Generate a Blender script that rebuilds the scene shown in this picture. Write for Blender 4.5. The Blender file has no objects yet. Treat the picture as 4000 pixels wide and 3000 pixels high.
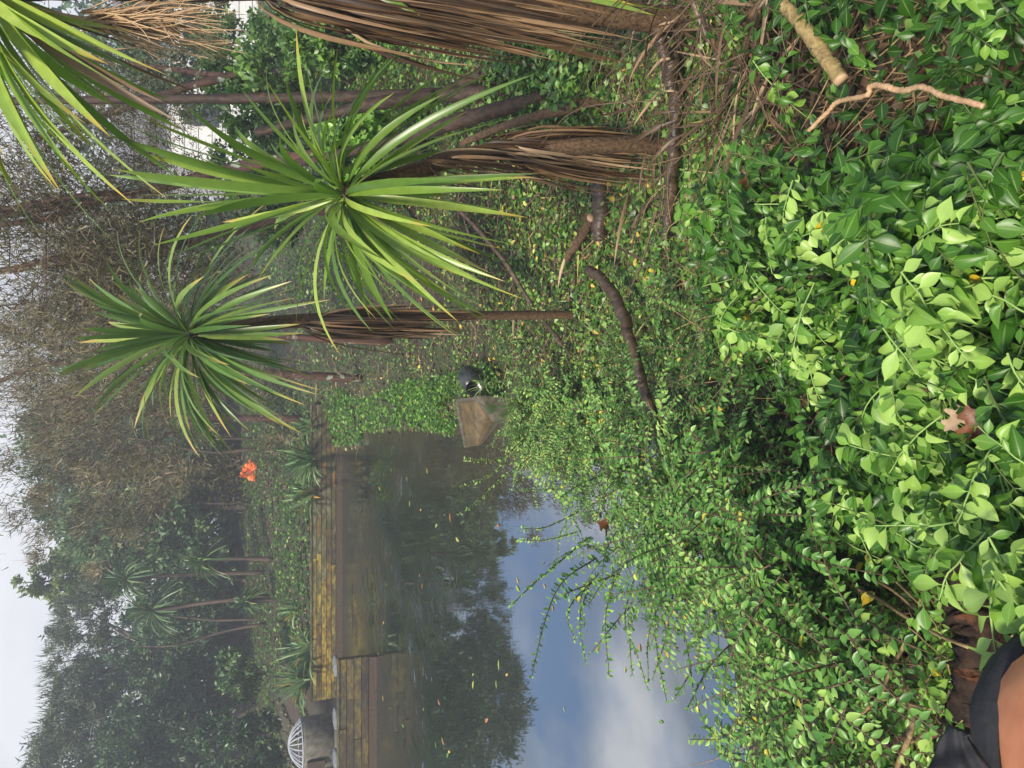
import bpy, math, random
import numpy as np
from mathutils import Vector
random.seed(11); RNG = np.random.default_rng(11)
R = math.radians
scn = bpy.context.scene
COL = scn.collection

# ------------------------------------------------------------------ camera
EYE = np.array([0.0, 0.0, 2.8]); PITCH = R(21.0); F = 3000.0
FWD = np.array([0, math.cos(PITCH), -math.sin(PITCH)])
DOWN = np.array([0, -math.sin(PITCH), -math.cos(PITCH)])
RIGHT = np.array([1.0, 0, 0])
cam_d = bpy.data.cameras.new('camera'); cam = bpy.data.objects.new('camera', cam_d); COL.objects.link(cam)
cam_d.sensor_fit = 'HORIZONTAL'; cam_d.sensor_width = 36; cam_d.lens = 27.0
cam_d.clip_start = 0.05; cam_d.clip_end = 2000
from mathutils import Matrix
M4 = Matrix(((DOWN[0], RIGHT[0], -FWD[0], EYE[0]), (DOWN[1], RIGHT[1], -FWD[1], EYE[1]), (DOWN[2], RIGHT[2], -FWD[2], EYE[2]), (0, 0, 0, 1)))
cam.matrix_world = M4            # the phone was held upright, the picture lies on its side
scn.camera = cam

# ------------------------------------------------------------------ light
SUN_EL, SUN_AZ = R(48), R(-150)      # azimuth from +Y towards +X : behind the viewer, to the left
sd = np.array([math.sin(SUN_AZ) * math.cos(SUN_EL), math.cos(SUN_AZ) * math.cos(SUN_EL), math.sin(SUN_EL)])
sun_d = bpy.data.lights.new('sun', 'SUN'); sun_d.energy = 5.0; sun_d.angle = R(7); sun_d.color = (1, .92, .78)
sun = bpy.data.objects.new('sun', sun_d); COL.objects.link(sun); sun.location = (0, 0, 30)
sun.rotation_euler = Vector(-sd).to_track_quat('-Z', 'Y').to_euler()
world = bpy.data.worlds.new('World'); scn.world = world; world.use_nodes = True
wt = world.node_tree; wt.nodes.clear()
def wn(t): return wt.nodes.new(t)
sky = wn('ShaderNodeTexSky'); sky.sky_type = 'NISHITA'; sky.sun_disc = False
sky.sun_elevation = SUN_EL; sky.sun_rotation = SUN_AZ; sky.air_density = 1.0; sky.dust_density = 0.6
tc = wn('ShaderNodeTexCoord'); sep = wn('ShaderNodeSeparateXYZ'); wt.links.new(tc.outputs['Generated'], sep.inputs[0])
mp = wn('ShaderNodeMapping'); mp.inputs['Scale'].default_value = (1.5, 1.5, 3.2); mp.inputs['Location'].default_value = (0.9, 0.3, 0.55)
wt.links.new(tc.outputs['Generated'], mp.inputs[0])
nz = wn('ShaderNodeTexNoise'); nz.inputs['Scale'].default_value = 2.1; nz.inputs['Detail'].default_value = 6; nz.inputs['Roughness'].default_value = .52
wt.links.new(mp.outputs[0], nz.inputs[0])
cr = wn('ShaderNodeValToRGB'); cr.color_ramp.elements[0].position = .43; cr.color_ramp.elements[1].position = .60
wt.links.new(nz.outputs[0], cr.inputs[0])
hz = wn('ShaderNodeMapRange'); hz.inputs['From Min'].default_value = .16; hz.inputs['From Max'].default_value = .38
hz.inputs['To Min'].default_value = 1; hz.inputs['To Max'].default_value = 0; hz.interpolation_type = 'SMOOTHSTEP'
wt.links.new(sep.outputs[2], hz.inputs[0])
mx = wn('ShaderNodeMath'); mx.operation = 'MAXIMUM'; wt.links.new(cr.outputs[0], mx.inputs[0]); wt.links.new(hz.outputs[0], mx.inputs[1])
ccol = wn('ShaderNodeMixRGB'); ccol.inputs[1].default_value = (3.6, 4.1, 5.0, 1); ccol.inputs[2].default_value = (10.5, 10.7, 11.2, 1)
nz2 = wn('ShaderNodeTexNoise'); nz2.inputs['Scale'].default_value = 2.6; nz2.inputs['Detail'].default_value = 4
wt.links.new(mp.outputs[0], nz2.inputs[0])
cr2 = wn('ShaderNodeValToRGB'); cr2.color_ramp.elements[0].position = .38; cr2.color_ramp.elements[1].position = .6
wt.links.new(nz2.outputs[0], cr2.inputs[0])
mx2 = wn('ShaderNodeMath'); mx2.operation = 'MAXIMUM'; wt.links.new(cr2.outputs[0], mx2.inputs[0]); wt.links.new(hz.outputs[0], mx2.inputs[1])
wt.links.new(mx2.outputs[0], ccol.inputs[0])
sm = wn('ShaderNodeMixRGB'); wt.links.new(mx.outputs[0], sm.inputs[0]); thin = wn('ShaderNodeMixRGB'); thin.blend_type = 'ADD'; thin.inputs[0].default_value = 1; thin.inputs[2].default_value = (.7, 1.5, 3.2, 1)
wt.links.new(sky.outputs[0], thin.inputs[1]); wt.links.new(thin.outputs[0], sm.inputs[1]); wt.links.new(ccol.outputs[0], sm.inputs[2])
hcol = wn('ShaderNodeMixRGB'); hcol.inputs[1].default_value = (5.2, 5.4, 6.1, 1); hcol.inputs[2].default_value = (6.9, 7.0, 7.4, 1); wt.links.new(cr2.outputs[0], hcol.inputs[0])
hzr = wn('ShaderNodeMapRange'); hzr.inputs['From Min'].default_value = .20; hzr.inputs['From Max'].default_value = .34; hzr.inputs['To Min'].default_value = 1; hzr.inputs['To Max'].default_value = 0; hzr.interpolation_type = 'SMOOTHSTEP'
wt.links.new(sep.outputs[2], hzr.inputs[0]); sm2 = wn('ShaderNodeMixRGB'); wt.links.new(hzr.outputs[0], sm2.inputs[0]); wt.links.new(sm.outputs[0], sm2.inputs[1]); wt.links.new(hcol.outputs[0], sm2.inputs[2])
bg = wn('ShaderNodeBackground'); bg.inputs['Strength'].default_value = 0.10; wt.links.new(sm2.outputs[0], bg.inputs[0])
wo = wn('ShaderNodeOutputWorld'); wt.links.new(bg.outputs[0], wo.inputs[0])
scn.view_settings.view_transform = 'Standard'; scn.view_settings.look = 'None'; scn.view_settings.exposure = 0.42; scn.view_settings.gamma = 1
scn.cycles.max_bounces = 7; scn.cycles.diffuse_bounces = 3; scn.cycles.glossy_bounces = 3; scn.cycles.transmission_bounces = 4
scn.cycles.volume_bounces = 0; scn.cycles.use_denoising = True; scn.cycles.caustics_reflective = False; scn.cycles.caustics_refractive = False

# ------------------------------------------------------------------ helpers
def nrmz(a):
    a = np.asarray(a, float); return a / np.maximum(np.linalg.norm(a, axis=-1, keepdims=True), 1e-9)
def ray(x, y):
    x = np.asarray(x, float); y = np.asarray(y, float)
    return FWD * F + DOWN * (x[..., None] - 2000) + RIGHT * (1500 - y[..., None])
def P(x, y, D):                    # the point seen at photo pixel (x, y) at distance D ahead
    d = ray(x, y); return EYE + d * (np.asarray(D, float)[..., None] / d[..., 1:2])
def PZ(x, y, Z=0.0):               # the point seen at (x, y) on the level plane Z
    d = ray(x, y); return EYE + d * ((np.asarray(Z, float)[..., None] - EYE[2]) / d[..., 2:3])
def q(s): return [tuple(float(v) for v in t.split(',')) for t in s.split()]
def rnd(a, b, n=None): return RNG.uniform(a, b, n)
def vnoise(x, y, s=1.0, seed=0):    # cheap smooth value noise made of sines
    r = np.random.default_rng(seed); o = 0
    for k in range(6):
        a, b, c = r.uniform(-1, 1), r.uniform(-1, 1), r.uniform(0, 6.28)
        n = math.hypot(a, b) or 1; f = (0.6 + 0.45 * k) / s
        o = o + np.sin((a * x + b * y) / n * f * 2.2 + c) / (1 + .5 * k)
    return o / 3.0

POND = np.concatenate([
    PZ(*np.array(q('1343,1760 1443,1735 1434,1690 1588,1676 1669,1681 1723,1685 1787,1705 1840,1640 1900,1565 1985,1560 2150,1575 2450,1560 2600,1790 2740,2150 2860,2550 2930,2900 2975,3250')).T)[:, :2],
    np.array([[-5.5, 4.0], [-14, 8], [-26, 16], [-26, 21.5]])])
XEND = float(P(1222, 2740, 18.7)[0])
YW = 18.7; YN = 14.45
POND = np.concatenate([POND, np.array([[XEND, 21.5], [XEND, YW + .02], [float(P(1332, 1760, YW)[0]), YW + .02]])])
def pond_sd(x, y):                 # signed distance, positive on land
    A = POND; B = np.roll(POND, -1, 0); best = np.full(np.shape(x), 1e9); ins = np.zeros(np.shape(x), bool)
    for (ax, ay), (bx, by) in zip(A, B):
        dx, dy = bx - ax, by - ay; L = dx * dx + dy * dy + 1e-12
        t = np.clip(((x - ax) * dx + (y - ay) * dy) / L, 0, 1)
        best = np.minimum(best, (x - ax - t * dx) ** 2 + (y - ay - t * dy) ** 2)
        c = (ay > y) != (by > y)
        ins ^= c & (x < dx * (y - ay) / (dy if abs(dy) > 1e-12 else 1e-12) + ax)
    return np.where(ins, -1, 1) * np.sqrt(best)
def ground(x, y):
    x = np.asarray(x, float); y = np.asarray(y, float); d = pond_sd(x, y)
    near = .03 + .30 * np.minimum(d, 3.9) + .055 * np.maximum(d - 3.9, 0)
    near = np.minimum(near, 2.2) + .05 * vnoise(x, y, .8, 3) * np.clip(d, 0, 1) + .02 * vnoise(x, y, .25, 4) * np.clip(d, 0, 1)
    far = np.minimum(.67 + .125 * np.maximum(y - 18.8, 0), 2.6) + .05 * vnoise(x, y, 1.2, 5) * np.clip((y - 19) / 2, 0, 1)
    far = np.where(x < XEND - .02, np.minimum(far, .05 + 1.1 * d), far)
    w = np.clip((y - 18.75) / .1, 0, 1) * np.clip((x < 2.0) * 1.0 + (y - 20) / 4, 0, 1)
    land = near * (1 - w) + far * w
    return np.where(d > 0, land, -.05 - .45 * np.minimum(-d, 1.5))
def G(x, y, n=500, tmax=45.0):      # where the ray through pixel (x, y) meets the ground
    d = ray(x, y); d = d / np.linalg.norm(d, axis=-1, keepdims=True)
    t = np.full(d.shape[:-1], np.nan); prev = None
    for s in np.geomspace(.6, tmax, n):
        p = EYE + d * s
        hit = np.isnan(t) & (p[..., 2] <= np.maximum(ground(p[..., 0], p[..., 1]), 0))
        t = np.where(hit, s, t)
    return EYE + d * t[..., None]

class MB:
    def __init__(s): s.v = []; s.f = []; s.m = []; s.t = []; s.a = []; s.n = 0
    def add(s, v, f, tint=.5, along=.0, mat=0):
        v = np.asarray(v, float).reshape(-1, 3); k = len(v)
        s.v.append(v)
        for g in (f if isinstance(f, list) and not isinstance(f[0], tuple) else [f]):
            g = np.atleast_2d(np.asarray(g, int)); s.f.append(g + s.n); s.m.append(np.full(len(g), mat))
        s.t.append(np.broadcast_to(np.asarray(tint, float), (k,))); s.a.append(np.broadcast_to(np.asarray(along, float), (k,)))
        s.n += k; return s
    def mesh(s, name, mats, smooth=True):
        me = bpy.data.meshes.new(name)
        v = np.concatenate(s.v); me.vertices.add(len(v)); me.vertices.foreach_set('co', v.astype(np.float32).ravel())
        ls = np.concatenate([f.ravel() for f in s.f]); tot = np.concatenate([np.full(len(f), f.shape[1]) for f in s.f])
        me.loops.add(len(ls)); me.loops.foreach_set('vertex_index', ls.astype(np.int32))
        me.polygons.add(len(tot)); st = np.concatenate([[0], np.cumsum(tot)[:-1]])
        me.polygons.foreach_set('loop_start', st.astype(np.int32)); me.polygons.foreach_set('loop_total', tot.astype(np.int32))
        me.polygons.foreach_set('material_index', np.concatenate(s.m).astype(np.int32))
        me.polygons.foreach_set('use_smooth', np.full(len(tot), smooth))
        for nm, arr in (('tint', s.t), ('along', s.a)):
            at = me.attributes.new(nm, 'FLOAT', 'POINT'); at.data.foreach_set('value', np.concatenate(arr).astype(np.float32))
        for m in (mats if isinstance(mats, (list, tuple)) else [mats]): me.materials.append(m)
        me.update(calc_edges=True); me.validate(); return me
    def build(s, name, mats, parent=None, smooth=True):
        o = bpy.data.objects.new(name, s.mesh(name, mats, smooth)); COL.objects.link(o)
        if parent is not None: o.parent = parent; o.matrix_parent_inverse = parent.matrix_basis.inverted()
        return o
def tag(o, label, cat, group=None, kind=None):
    o['label'] = label; o['category'] = cat
    if group: o['group'] = group
    if kind: o['kind'] = kind
    return o
def thing(name, label, cat, loc, group=None):
    o = bpy.data.objects.new(name, None); COL.objects.link(o); o.location = tuple(float(c) for c in loc); o.empty_display_size = .1
    return tag(o, label, cat, group)

def cat(pts, n):                    # Catmull-Rom through the points
    p = np.asarray(pts, float)
    if len(p) == 2: t = np.linspace(0, 1, n)[:, None]; return p[0] * (1 - t) + p[1] * t
    e = np.concatenate([[2 * p[0] - p[1]], p, [2 * p[-1] - p[-2]]]); out = []
    for s in np.linspace(0, len(p) - 1 - 1e-6, n):
        i = int(s); t = s - i; a, b, c, d = e[i:i + 4]
        out.append(.5 * ((2 * b) + (-a + c) * t + (2 * a - 5 * b + 4 * c - d) * t * t + (-a + 3 * b - 3 * c + d) * t ** 3))
    return np.array(out)
def tube(mb, pts, rad, sides=7, n=None, tint=.5, mat=0, rough=0.0, cap=True):
    n = n or max(2, len(pts) * 4); c = cat(pts, n); r = np.interp(np.linspace(0, 1, n), np.linspace(0, 1, len(np.atleast_1d(rad))), np.atleast_1d(rad))
    tg = nrmz(np.gradient(c, axis=0)); ref = np.array([.31, .17, .93]); ref = ref if abs(tg[0] @ ref) < .9 else np.array([.9, .3, .1])
    u = nrmz(np.cross(tg, ref)); w = np.cross(tg, u)
    th = np.linspace(0, 2 * np.pi, sides, endpoint=False)
    rr = r[:, None] * (1 + (rough * RNG.normal(size=(n, sides)) if rough else 0))
    v = c[:, None] + rr[..., None] * (np.cos(th)[None, :, None] * u[:, None] + np.sin(th)[None, :, None] * w[:, None])
    i, j = np.meshgrid(np.arange(n - 1), np.arange(sides), indexing='ij'); j2 = (j + 1) % sides
    f = np.stack([i * sides + j, i * sides + j2, (i + 1) * sides + j2, (i + 1) * sides + j], -1).reshape(-1, 4)
    fs = [f]
    if cap and sides > 3:
        fs += [np.arange(sides)[::-1][None], (np.arange(sides) + (n - 1) * sides)[None]]
    al = np.repeat(np.linspace(0, 1, n), sides)
    mb.add(v.reshape(-1, 3), fs, tint, al, mat); return c
# leaf templates: x along the leaf 0..1, y across -.5...5, z lift
def leaf_t(prof, fold=.12, droop=.15, across=3):
    xs = np.linspace(0, 1, len(prof)); v = []; al = []
    for x, w in zip(xs, prof):
        for k in np.linspace(-1, 1, across):
            v.append((x, k * w * .5, abs(k) * w * fold - droop * x * x)); al.append(x)
    f = [(i * across + j, (i + 1) * across + j, (i + 1) * across + j + 1, i * across + j + 1) for i in range(len(prof) - 1) for j in range(across - 1)]
    return np.array(v), np.array(f), np.array(al)
BROAD = leaf_t([.05, .06, .26, .60, .88, 1.0, .98, .82, .46, .04], .13, .20); BROAD = (BROAD[0], BROAD[1], np.tile([1., 0., 1.], 10))   # 'along' holds the distance from the midrib
_c = leaf_t([.05, .06, .30, .66, .92, 1.0, .94, .74, .40, .03], .32, .5); CURL = (_c[0], _c[1], BROAD[2])
_c = leaf_t([.05, .07, .34, .62, .78, .80, .68, .46, .20, .02], .10, -.14); FLATL = (_c[0], _c[1], BROAD[2])
OVAL = leaf_t([.05, .75, 1.0, .72, .05], .15, .18)
TINY = (np.array([(0, 0, 0), (.5, -.5, .06), (1, 0, -.08), (.5, .5, .06)]), np.array([(0, 1, 2, 3)]), np.array([0, .5, 1, .5]))
BENT = (np.array([(0, 0, 0), (.45, -.5, .1), (.5, 0, 0), (.45, .5, .1), (1, 0, -.14)]), [np.array([(0, 1, 2), (0, 2, 3), (1, 4, 2), (2, 4, 3)])], np.array([0, .5, .5, .5, 1]))
NEEDLE = (np.array([(0, -.5, 0), (0, .5, 0), (1, 0, 0)]), np.array([(0, 1, 2)]), np.array([0, 0, 1.]))
BLADE = (np.array([(0, -.5, 0), (0, .5, 0), (.4, .5, .10), (.4, -.5, .10), (.75, .35, .06), (.75, -.35, .06), (1, 0, -.06)]),
         [np.array([(0, 1, 2, 3), (3, 2, 4, 5)]), np.array([(5, 4, 6)])], np.array([0, 0, .4, .4, .75, .75, 1]))
def leaves(mb, T, pos, ax, nr, ln, wd, tint, mat=0):
    tv, tf, al = T; N = len(pos); k = len(tv)
    if N == 0: return
    X = nrmz(ax); Y = nrmz(np.cross(nr, X)); Z = np.cross(X, Y)
    ln = np.broadcast_to(ln, (N,))[:, None, None]; wd = np.broadcast_to(wd, (N,))[:, None, None]
    v = pos[:, None] + X[:, None] * tv[None, :, 0:1] * ln + Y[:, None] * tv[None, :, 1:2] * wd + Z[:, None] * tv[None, :, 2:3] * ln
    off = (np.arange(N) * k)[:, None, None]
    fs = [(g[None] + off).reshape(-1, g.shape[1]) for g in (tf if isinstance(tf, list) else [tf])]
    mb.add(v.reshape(-1, 3), fs, np.repeat(np.broadcast_to(tint, (N,)), k), np.tile(al, N), mat)
def rdir(n, up=0.0, spread=1.0):
    d = RNG.normal(size=(n, 3)) * spread; d[:, 2] += up; return nrmz(d)
def in_poly(x, y, poly):
    ins = np.zeros(x.shape, bool)
    for (ax, ay), (bx, by) in zip(poly, poly[1:] + poly[:1]):
        c = (ay > y) != (by > y); ins ^= c & (x < (bx - ax) * (y - ay) / ((by - ay) or 1e-9) + ax)
    return ins
def pix_in(poly, n):
    xs = [p[0] for p in poly]; ys = [p[1] for p in poly]; ox, oy = [], []
    while sum(map(len, ox)) < n:
        x = rnd(min(xs), max(xs), n * 2); y = rnd(min(ys), max(ys), n * 2); k = in_poly(x, y, poly); ox.append(x[k]); oy.append(y[k])
    return np.concatenate(ox)[:n], np.concatenate(oy)[:n]

# ------------------------------------------------------------------ materials
def newmat(name):
    m = bpy.data.materials.new(name); m.use_nodes = True; t = m.node_tree; t.nodes.clear()
    return m, t, t.nodes.new, t.links.new
def ramp(N, stops):
    r = N('ShaderNodeValToRGB'); e = r.color_ramp.elements
    while len(e) < len(stops): e.new(.5)
    for k, (p, c) in enumerate(stops): e[k].position = p; e[k].color = (*c, 1)
    return r
def leafmat(name, stops, under=None, tip=None, rough=.35, spec=.5, trans=.25, base=None, vein=0):
    m, t, N, L = newmat(name)
    at = N('ShaderNodeAttribute'); at.attribute_name = 'tint'; r = ramp(N, stops); L(at.outputs['Fac'], r.inputs[0]); c = r.outputs[0]
    nz = N('ShaderNodeTexNoise'); nz.inputs['Scale'].default_value = 26; nz.inputs['Detail'].default_value = 3
    tc = N('ShaderNodeTexCoord'); L(tc.outputs['Object'], nz.inputs[0])
    hs = N('ShaderNodeHueSaturation'); mr = N('ShaderNodeMapRange'); mr.inputs['To Min'].default_value = .72; mr.inputs['To Max'].default_value = 1.3
    L(nz.outputs[0], mr.inputs[0]); L(mr.outputs[0], hs.inputs['Value']); L(c, hs.inputs['Color']); c = hs.outputs[0]
    if tip:
        al = N('ShaderNodeAttribute'); al.attribute_name = 'along'; ad = N('ShaderNodeMath'); ad.operation = 'ADD'
        jm = N('ShaderNodeMath'); jm.operation = 'MULTIPLY_ADD'; L(at.outputs['Fac'], jm.inputs[0]); jm.inputs[1].default_value = .3; jm.inputs[2].default_value = -.15
        L(al.outputs['Fac'], ad.inputs[0]); L(jm.outputs[0], ad.inputs[1])
        tr = ramp(N, [(tip[0], (0, 0, 0)), (tip[1], (1, 1, 1))]); L(ad.outputs[0], tr.inputs[0])
        mxx = N('ShaderNodeMixRGB'); L(tr.outputs[0], mxx.inputs[0]); L(c, mxx.inputs[1]); mxx.inputs[2].default_value = (*tip[2], 1); c = mxx.outputs[0]
    if vein:
        al = N('ShaderNodeAttribute'); al.attribute_name = 'along'; vr = ramp(N, [(.03, (vein, vein, vein)), (.12, (0, 0, 0))]); L(al.outputs['Fac'], vr.inputs[0])
        vm = N('ShaderNodeMixRGB'); L(vr.outputs[0], vm.inputs[0]); L(c, vm.inputs[1]); vm.inputs[2].default_value = (.36, .50, .17, 1); c = vm.outputs[0]
    if under:
        ge = N('ShaderNodeNewGeometry'); mu = N('ShaderNodeMixRGB'); um = N('ShaderNodeMath'); um.operation = 'MULTIPLY'; um.inputs[1].default_value = under[1]
        L(ge.outputs['Backfacing'], um.inputs[0]); L(um.outputs[0], mu.inputs[0]); L(c, mu.inputs[1]); mu.inputs[2].default_value = (*under[0], 1); c = mu.outputs[0]
    b = N('ShaderNodeBsdfPrincipled'); L(c, b.inputs['Base Color']); b.inputs['Roughness'].default_value = rough; b.inputs['Specular IOR Level'].default_value = spec
    o = N('ShaderNodeOutputMaterial')
    if trans:
        tb = N('ShaderNodeBsdfTranslucent'); h2 = N('ShaderNodeHueSaturation'); h2.inputs['Saturation'].default_value = 1.15; h2.inputs['Value'].default_value = 1.5; L(c, h2.inputs['Color']); L(h2.outputs[0], tb.inputs[0])
        ms = N('ShaderNodeMixShader'); ms.inputs[0].default_value = trans; L(b.outputs[0], ms.inputs[1]); L(tb.outputs[0], ms.inputs[2]); L(ms.outputs[0], o.inputs[0])
    else: L(b.outputs[0], o.inputs[0])
    return m
def barkmat(name, c0, c1, scale=(18, 18, 4), rough=.7, bump=.6, spec=.4, lichen=None):
    m, t, N, L = newmat(name); tc = N('ShaderNodeTexCoord'); mp = N('ShaderNodeMapping'); mp.inputs['Scale'].default_value = scale
    L(tc.outputs['Object'], mp.inputs[0]); nz = N('ShaderNodeTexNoise'); nz.inputs['Scale'].default_value = 1; nz.inputs['Detail'].default_value = 7; nz.inputs['Roughness'].default_value = .65
    L(mp.outputs[0], nz.inputs[0]); r = ramp(N, [(.32, c0), (.62, c1)]); L(nz.outputs[0], r.inputs[0]); c = r.outputs[0]
    if lichen:
        n2 = N('ShaderNodeTexNoise'); n2.inputs['Scale'].default_value = lichen[1]; n2.inputs['Detail'].default_value = 4; L(tc.outputs['Object'], n2.inputs[0])
        r2 = ramp(N, [(lichen[2], (0, 0, 0)), (lichen[2] + .05, (1, 1, 1))]); L(n2.outputs[0], r2.inputs[0])
        mm = N('ShaderNodeMixRGB'); L(r2.outputs[0], mm.inputs[0]); L(c, mm.inputs[1]); mm.inputs[2].default_value = (*lichen[0], 1); c = mm.outputs[0]
    b = N('ShaderNodeBsdfPrincipled'); L(c, b.inputs['Base Color']); b.inputs['Roughness'].default_value = rough; b.inputs['Specular IOR Level'].default_value = spec
    bp = N('ShaderNodeBump'); bp.inputs['Strength'].default_value = bump; bp.inputs['Distance'].default_value = .01; L(nz.outputs[0], bp.inputs['Height']); L(bp.outputs[0], b.inputs['Normal'])
    o = N('ShaderNodeOutputMaterial'); L(b.outputs[0], o.inputs[0]); return m

M = {}
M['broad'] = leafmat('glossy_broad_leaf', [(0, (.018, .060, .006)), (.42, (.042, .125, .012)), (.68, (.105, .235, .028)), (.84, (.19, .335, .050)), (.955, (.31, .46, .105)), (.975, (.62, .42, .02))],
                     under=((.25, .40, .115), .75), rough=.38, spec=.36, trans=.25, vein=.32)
M['broad_stem'] = barkmat('green_shoot', (.16, .28, .06), (.26, .38, .11), rough=.55, bump=.1, spec=.3)
M['dull_stem'] = barkmat('dull_green_stem', (.045, .07, .02), (.10, .13, .045), rough=.6, bump=.2, spec=.2)
M['privet'] = leafmat('small_shrub_leaf', [(0, (.026, .085, .014)), (.5, (.075, .20, .030)), (.85, (.19, .36, .075)), (.95, (.28, .44, .10)), (.98, (.55, .45, .05))], under=((.17, .29, .10), .6), rough=.38, spec=.45, trans=.25)
M['cover'] = leafmat('creeping_leaf', [(0, (.022, .075, .012)), (.5, (.07, .16, .02)), (.82, (.17, .31, .04)), (.95, (.26, .42, .11)), (1, (.36, .46, .20))], under=((.22, .34, .15), .5), rough=.4, trans=.25)
M['lush'] = leafmat('bright_creeping_leaf', [(0, (.035, .11, .012)), (.6, (.10, .25, .022)), (1, (.26, .44, .08))], under=((.25, .42, .12), .5), rough=.4, trans=.3)
M['litter'] = leafmat('leaf_litter', [(0, (.035, .020, .012)), (.45, (.09, .05, .028)), (.75, (.20, .12, .065)), (.9, (.36, .26, .16)), (.97, (.50, .38, .10))], rough=.55, trans=.08)
M['strap'] = leafmat('cabbage_leaf', [(0, (.045, .115, .015)), (.5, (.165, .26, .034)), (1, (.40, .50, .095))], under=((.17, .30, .075), .5), tip=(.92, 1.12, (.42, .33, .06)), rough=.33, spec=.5, trans=.28)
M['strap_blue'] = leafmat('cabbage_leaf_blue', [(0, (.045, .10, .026)), (.5, (.095, .18, .036)), (1, (.30, .37, .08))], under=((.15, .24, .09), .5), tip=(.84, 1.12, (.42, .32, .08)), rough=.33, spec=.5, trans=.25)
M['dead'] = leafmat('dead_strap_leaf', [(0, (.032, .017, .009)), (.5, (.095, .052, .025)), (.85, (.24, .145, .075)), (1, (.44, .31, .19))], rough=.5, trans=.06)
M['flax'] = leafmat('flax_leaf', [(0, (.04, .10, .04)), (.5, (.13, .24, .085)), (.88, (.34, .44, .22)), (.95, (.34, .44, .22)), (.97, (.50, .28, .06))], rough=.35, trans=.2)
M['kanuka'] = leafmat('heathy_foliage', [(0, (.040, .036, .018)), (.5, (.092, .082, .038)), (.85, (.165, .145, .066)), (1, (.27, .21, .13))], rough=.6, trans=.2)
M['farleaf'] = leafmat('far_tree_leaf', [(0, (.018, .048, .018)), (.5, (.045, .098, .034)), (.9, (.095, .17, .062)), (1, (.16, .24, .09))], rough=.42, trans=.2)
M['fargold'] = leafmat('far_light_leaf', [(0, (.04, .075, .02)), (.6, (.095, .155, .035)), (1, (.19, .25, .06))], rough=.5, trans=.25)
M['wisp'] = leafmat('wispy_far_foliage', [(0, (.028, .046, .024)), (.5, (.062, .088, .042)), (1, (.13, .145, .075))], rough=.6, trans=.2)
M['farcab'] = leafmat('far_cabbage_leaf', [(0, (.025, .065, .025)), (.6, (.06, .125, .042)), (.92, (.15, .22, .08)), (1, (.24, .24, .09))], rough=.4, trans=.2)
M['sedge'] = leafmat('sedge_blade', [(0, (.05, .12, .02)), (.6, (.13, .24, .05)), (1, (.28, .32, .09))], rough=.4, trans=.25)
M['bark_dark'] = barkmat('wet_dark_bark', (.010, .007, .005), (.055, .032, .020), (34, 34, 9), .62, 1, .3, ((.10, .042, .024), 11, .66))
M['bark_red'] = barkmat('reddish_stringy_bark', (.030, .017, .013), (.12, .058, .040), (30, 30, 5), .6, .8, .4, ((.30, .34, .26), 6.5, .60))
M['bark_log'] = barkmat('wet_branch_bark', (.016, .011, .008), (.10, .062, .036), (30, 30, 8), .3, .9, .6)
M['bark_cab'] = barkmat('corky_trunk', (.028, .017, .010), (.15, .088, .045), (70, 70, 45), .75, 1, .3)
M['bark_far'] = barkmat('far_trunk', (.03, .022, .018), (.105, .07, .052), (9, 9, 2), .7, .5)
M['bark_rot'] = barkmat('rotten_wet_wood', (.006, .0045, .004), (.040, .022, .013), (34, 34, 34), .75, 1, .2, ((.10, .04, .018), 9, .60))
M['twig'] = barkmat('tan_twig', (.12, .075, .032), (.30, .20, .095), (60, 60, 15), .6, .4)
M['twig_dark'] = barkmat('brown_twig', (.035, .022, .014), (.13, .082, .045), (60, 60, 15), .55, .4)
M['cutwood'] = barkmat('cut_wood', (.38, .24, .13), (.50, .34, .20), (40, 40, 40), .6, .2)
M['straw'] = barkmat('pale_branch', (.12, .075, .028), (.34, .25, .105), (38, 38, 16), .7, 1, .3, ((.045, .028, .014), 22, .63))
M['peel'] = barkmat('peeled_vine', (.36, .20, .10), (.52, .34, .19), (40, 40, 10), .5, .3)

# soil
m, t, N, L = newmat('forest_soil'); tc_ = N('ShaderNodeTexCoord')
n1 = N('ShaderNodeTexNoise'); n1.inputs['Scale'].default_value = .9; n1.inputs['Detail'].default_value = 8; n1.inputs['Roughness'].default_value = .7; L(tc_.outputs['Object'], n1.inputs[0])
n2 = N('ShaderNodeTexNoise'); n2.inputs['Scale'].default_value = 24; n2.inputs['Detail'].default_value = 8; n2.inputs['Roughness'].default_value = .75; L(tc_.outputs['Object'], n2.inputs[0])
r1 = ramp(N, [(.3, (.012, .008, .005)), (.55, (.042, .026, .016)), (.72, (.095, .06, .036))]); L(n2.outputs[0], r1.inputs[0])
r2 = ramp(N, [(.45, (0, 0, 0)), (.62, (.75, .75, .75))]); L(n1.outputs[0], r2.inputs[0])
mm = N('ShaderNodeMixRGB'); mm.inputs[2].default_value = (.035, .07, .014, 1); L(r2.outputs[0], mm.inputs[0]); L(r1.outputs[0], mm.inputs[1])
b = N('ShaderNodeBsdfPrincipled'); L(mm.outputs[0], b.inputs['Base Color']); b.inputs['Roughness'].default_value = .75
bp = N('ShaderNodeBump'); bp.inputs['Strength'].default_value = .8; bp.inputs['Distance'].default_value = .03; L(n2.outputs[0], bp.inputs['Height']); L(bp.outputs[0], b.inputs['Normal'])
o = N('ShaderNodeOutputMaterial'); L(b.outputs[0], o.inputs[0]); M['soil'] = m
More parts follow.
